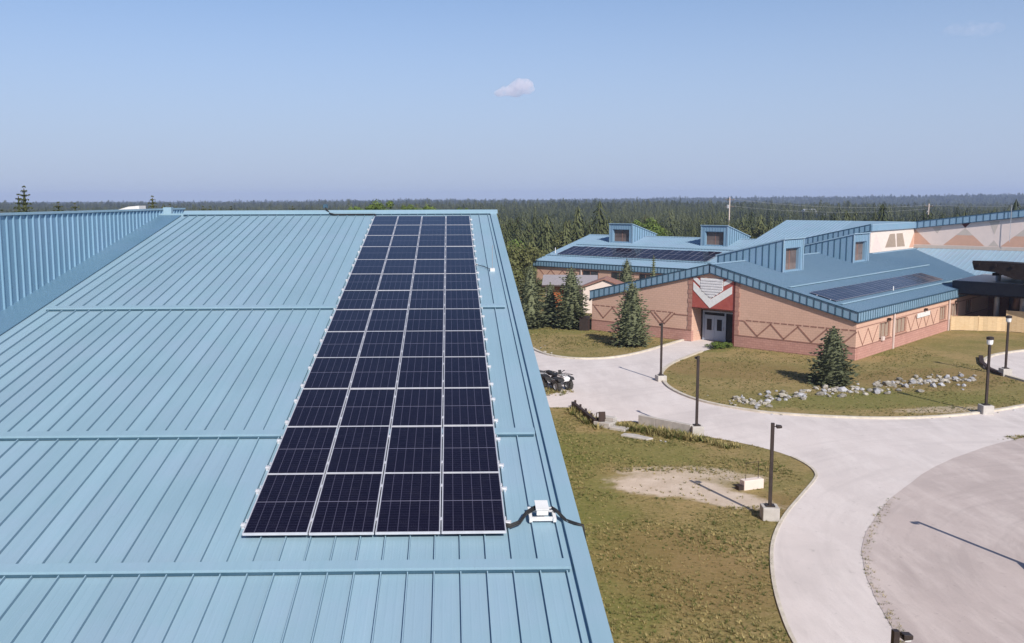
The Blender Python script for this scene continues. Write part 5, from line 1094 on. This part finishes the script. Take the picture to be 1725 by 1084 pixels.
for px, D, z_, w_, c_, lab in ((1360,760,-.5,10,M_GALV,'far pale roofed house among the trees behind the shed roof'),(1382,640,-2.4,7,M_GALV,'far low house with a pale roof right of the other far house')):
    x, y = behind(px, D); e = tag(empty('far_house', (x, y, terr(x, y)), R(12)), lab, 'house', 'far houses in the forest'); h = z_-terr(x, y)+3
    MB().box((-w_/2,-3,0),(w_/2,3,h)).build('wall', M_SHINGLE, e)
    MB().prism([(-w_/2-.4,-3.5,h),(-w_/2-.4,0,h+2.0),(-w_/2-.4,3.5,h)], (w_+.8,0,0)).build('roof', c_, e)
# white gable roof peeking over the left wall
x, y = behind(226, 62); e = tag(empty('white_shed', (x, y, 0), R(-6)), 'white metal roof peeking over the blue wall on the left', 'shed')
MB().box((-.95,-.4,0),(.7,.4,11.5)).build('wall', M_CREAM, e)
MB().prism([(-1.05,-.5,11.88),(.0,-.5,12.16),(.75,-.5,12.22),(.75,-.5,11.75),(-1.05,-.5,11.6)], (0,1.0,0)).build('roof', M_WHITE, e)

# ------------------------------------------------------------------ haze and cloud
hz_ = MB().box((-5300,-450,-30),(5300,5500,60)).build('haze', None); tag(hz_, kind='stuff')
hm = bpy.data.materials.new('haze'); hm.use_nodes = True; hm.node_tree.nodes.clear()
pv = hm.node_tree.nodes.new('ShaderNodeVolumePrincipled'); ho = hm.node_tree.nodes.new('ShaderNodeOutputMaterial'); hm.node_tree.links.new(pv.outputs[0], ho.inputs['Volume'])
pv.inputs['Color'].default_value = (.54,.66,1.0,1); pv.inputs['Density'].default_value = .00016; pv.inputs['Anisotropy'].default_value = .0
hz_.data.materials.append(hm)
def cloud(px, py, D, w_, h_, dens, lab, seed, puffs):
    c = Vector((0,0,12.5))+(fwd+rt*((px-785)/1535)+up*((515-py)/1535))*D
    b = MB(); qq = random.Random(seed)
    bm = bmesh.new()
    for ux, uz, rr_ in puffs:
        for _ in range(3):
            m4 = Matrix.Translation((ux*w_+qq.uniform(-.05,.05)*w_, qq.uniform(-.18,.18)*w_, uz*h_)) @ Matrix.Diagonal((rr_*w_*1.25, rr_*w_, rr_*w_*.8, 1))
            bmesh.ops.create_icosphere(bm, subdivisions=3, radius=1, matrix=m4)
    me = bpy.data.meshes.new('cloud'); bm.to_mesh(me); bm.free()
    o = bpy.data.objects.new('cloud', me); COL.objects.link(o); o.location = c
    rmod = o.modifiers.new('merge', 'REMESH'); rmod.mode = 'VOXEL'; rmod.voxel_size = w_*.02
    k = NT('cloud_vapour'+str(seed)); k.t.nodes.remove(k.b); pv2 = k.n('ShaderNodeVolumePrincipled'); k.l(pv2.outputs[0], k.out.inputs['Volume'])
    v = k.coord('Object'); d_ = k.noise(v, 6.0/w_, 5, .65, .38, .66); k.l(k.math('MULTIPLY', d_, dens), pv2.inputs['Density'])
    pv2.inputs['Color'].default_value = (.97,.95,.98,1); pv2.inputs['Anisotropy'].default_value = .2
    o.data.materials.append(k.m); tag(o, lab, 'cloud'); return o
cloud(869, 150, 6500, 290, 140, .03, 'small white puffy cloud alone in the blue sky', 1, ((-.36,-.18,.12),(-.2,-.12,.15),(.02,.0,.2),(.14,.15,.2),(.28,-.02,.16),(.1,.28,.13),(-.05,-.12,.17)))
cloud(1640, 50, 7000, 520, 70, .0016, 'faint pinkish wisp of cloud near the top right corner', 2, ((-.3,0,.1),(-.1,.05,.13),(.12,-.03,.13),(.3,.02,.1)))
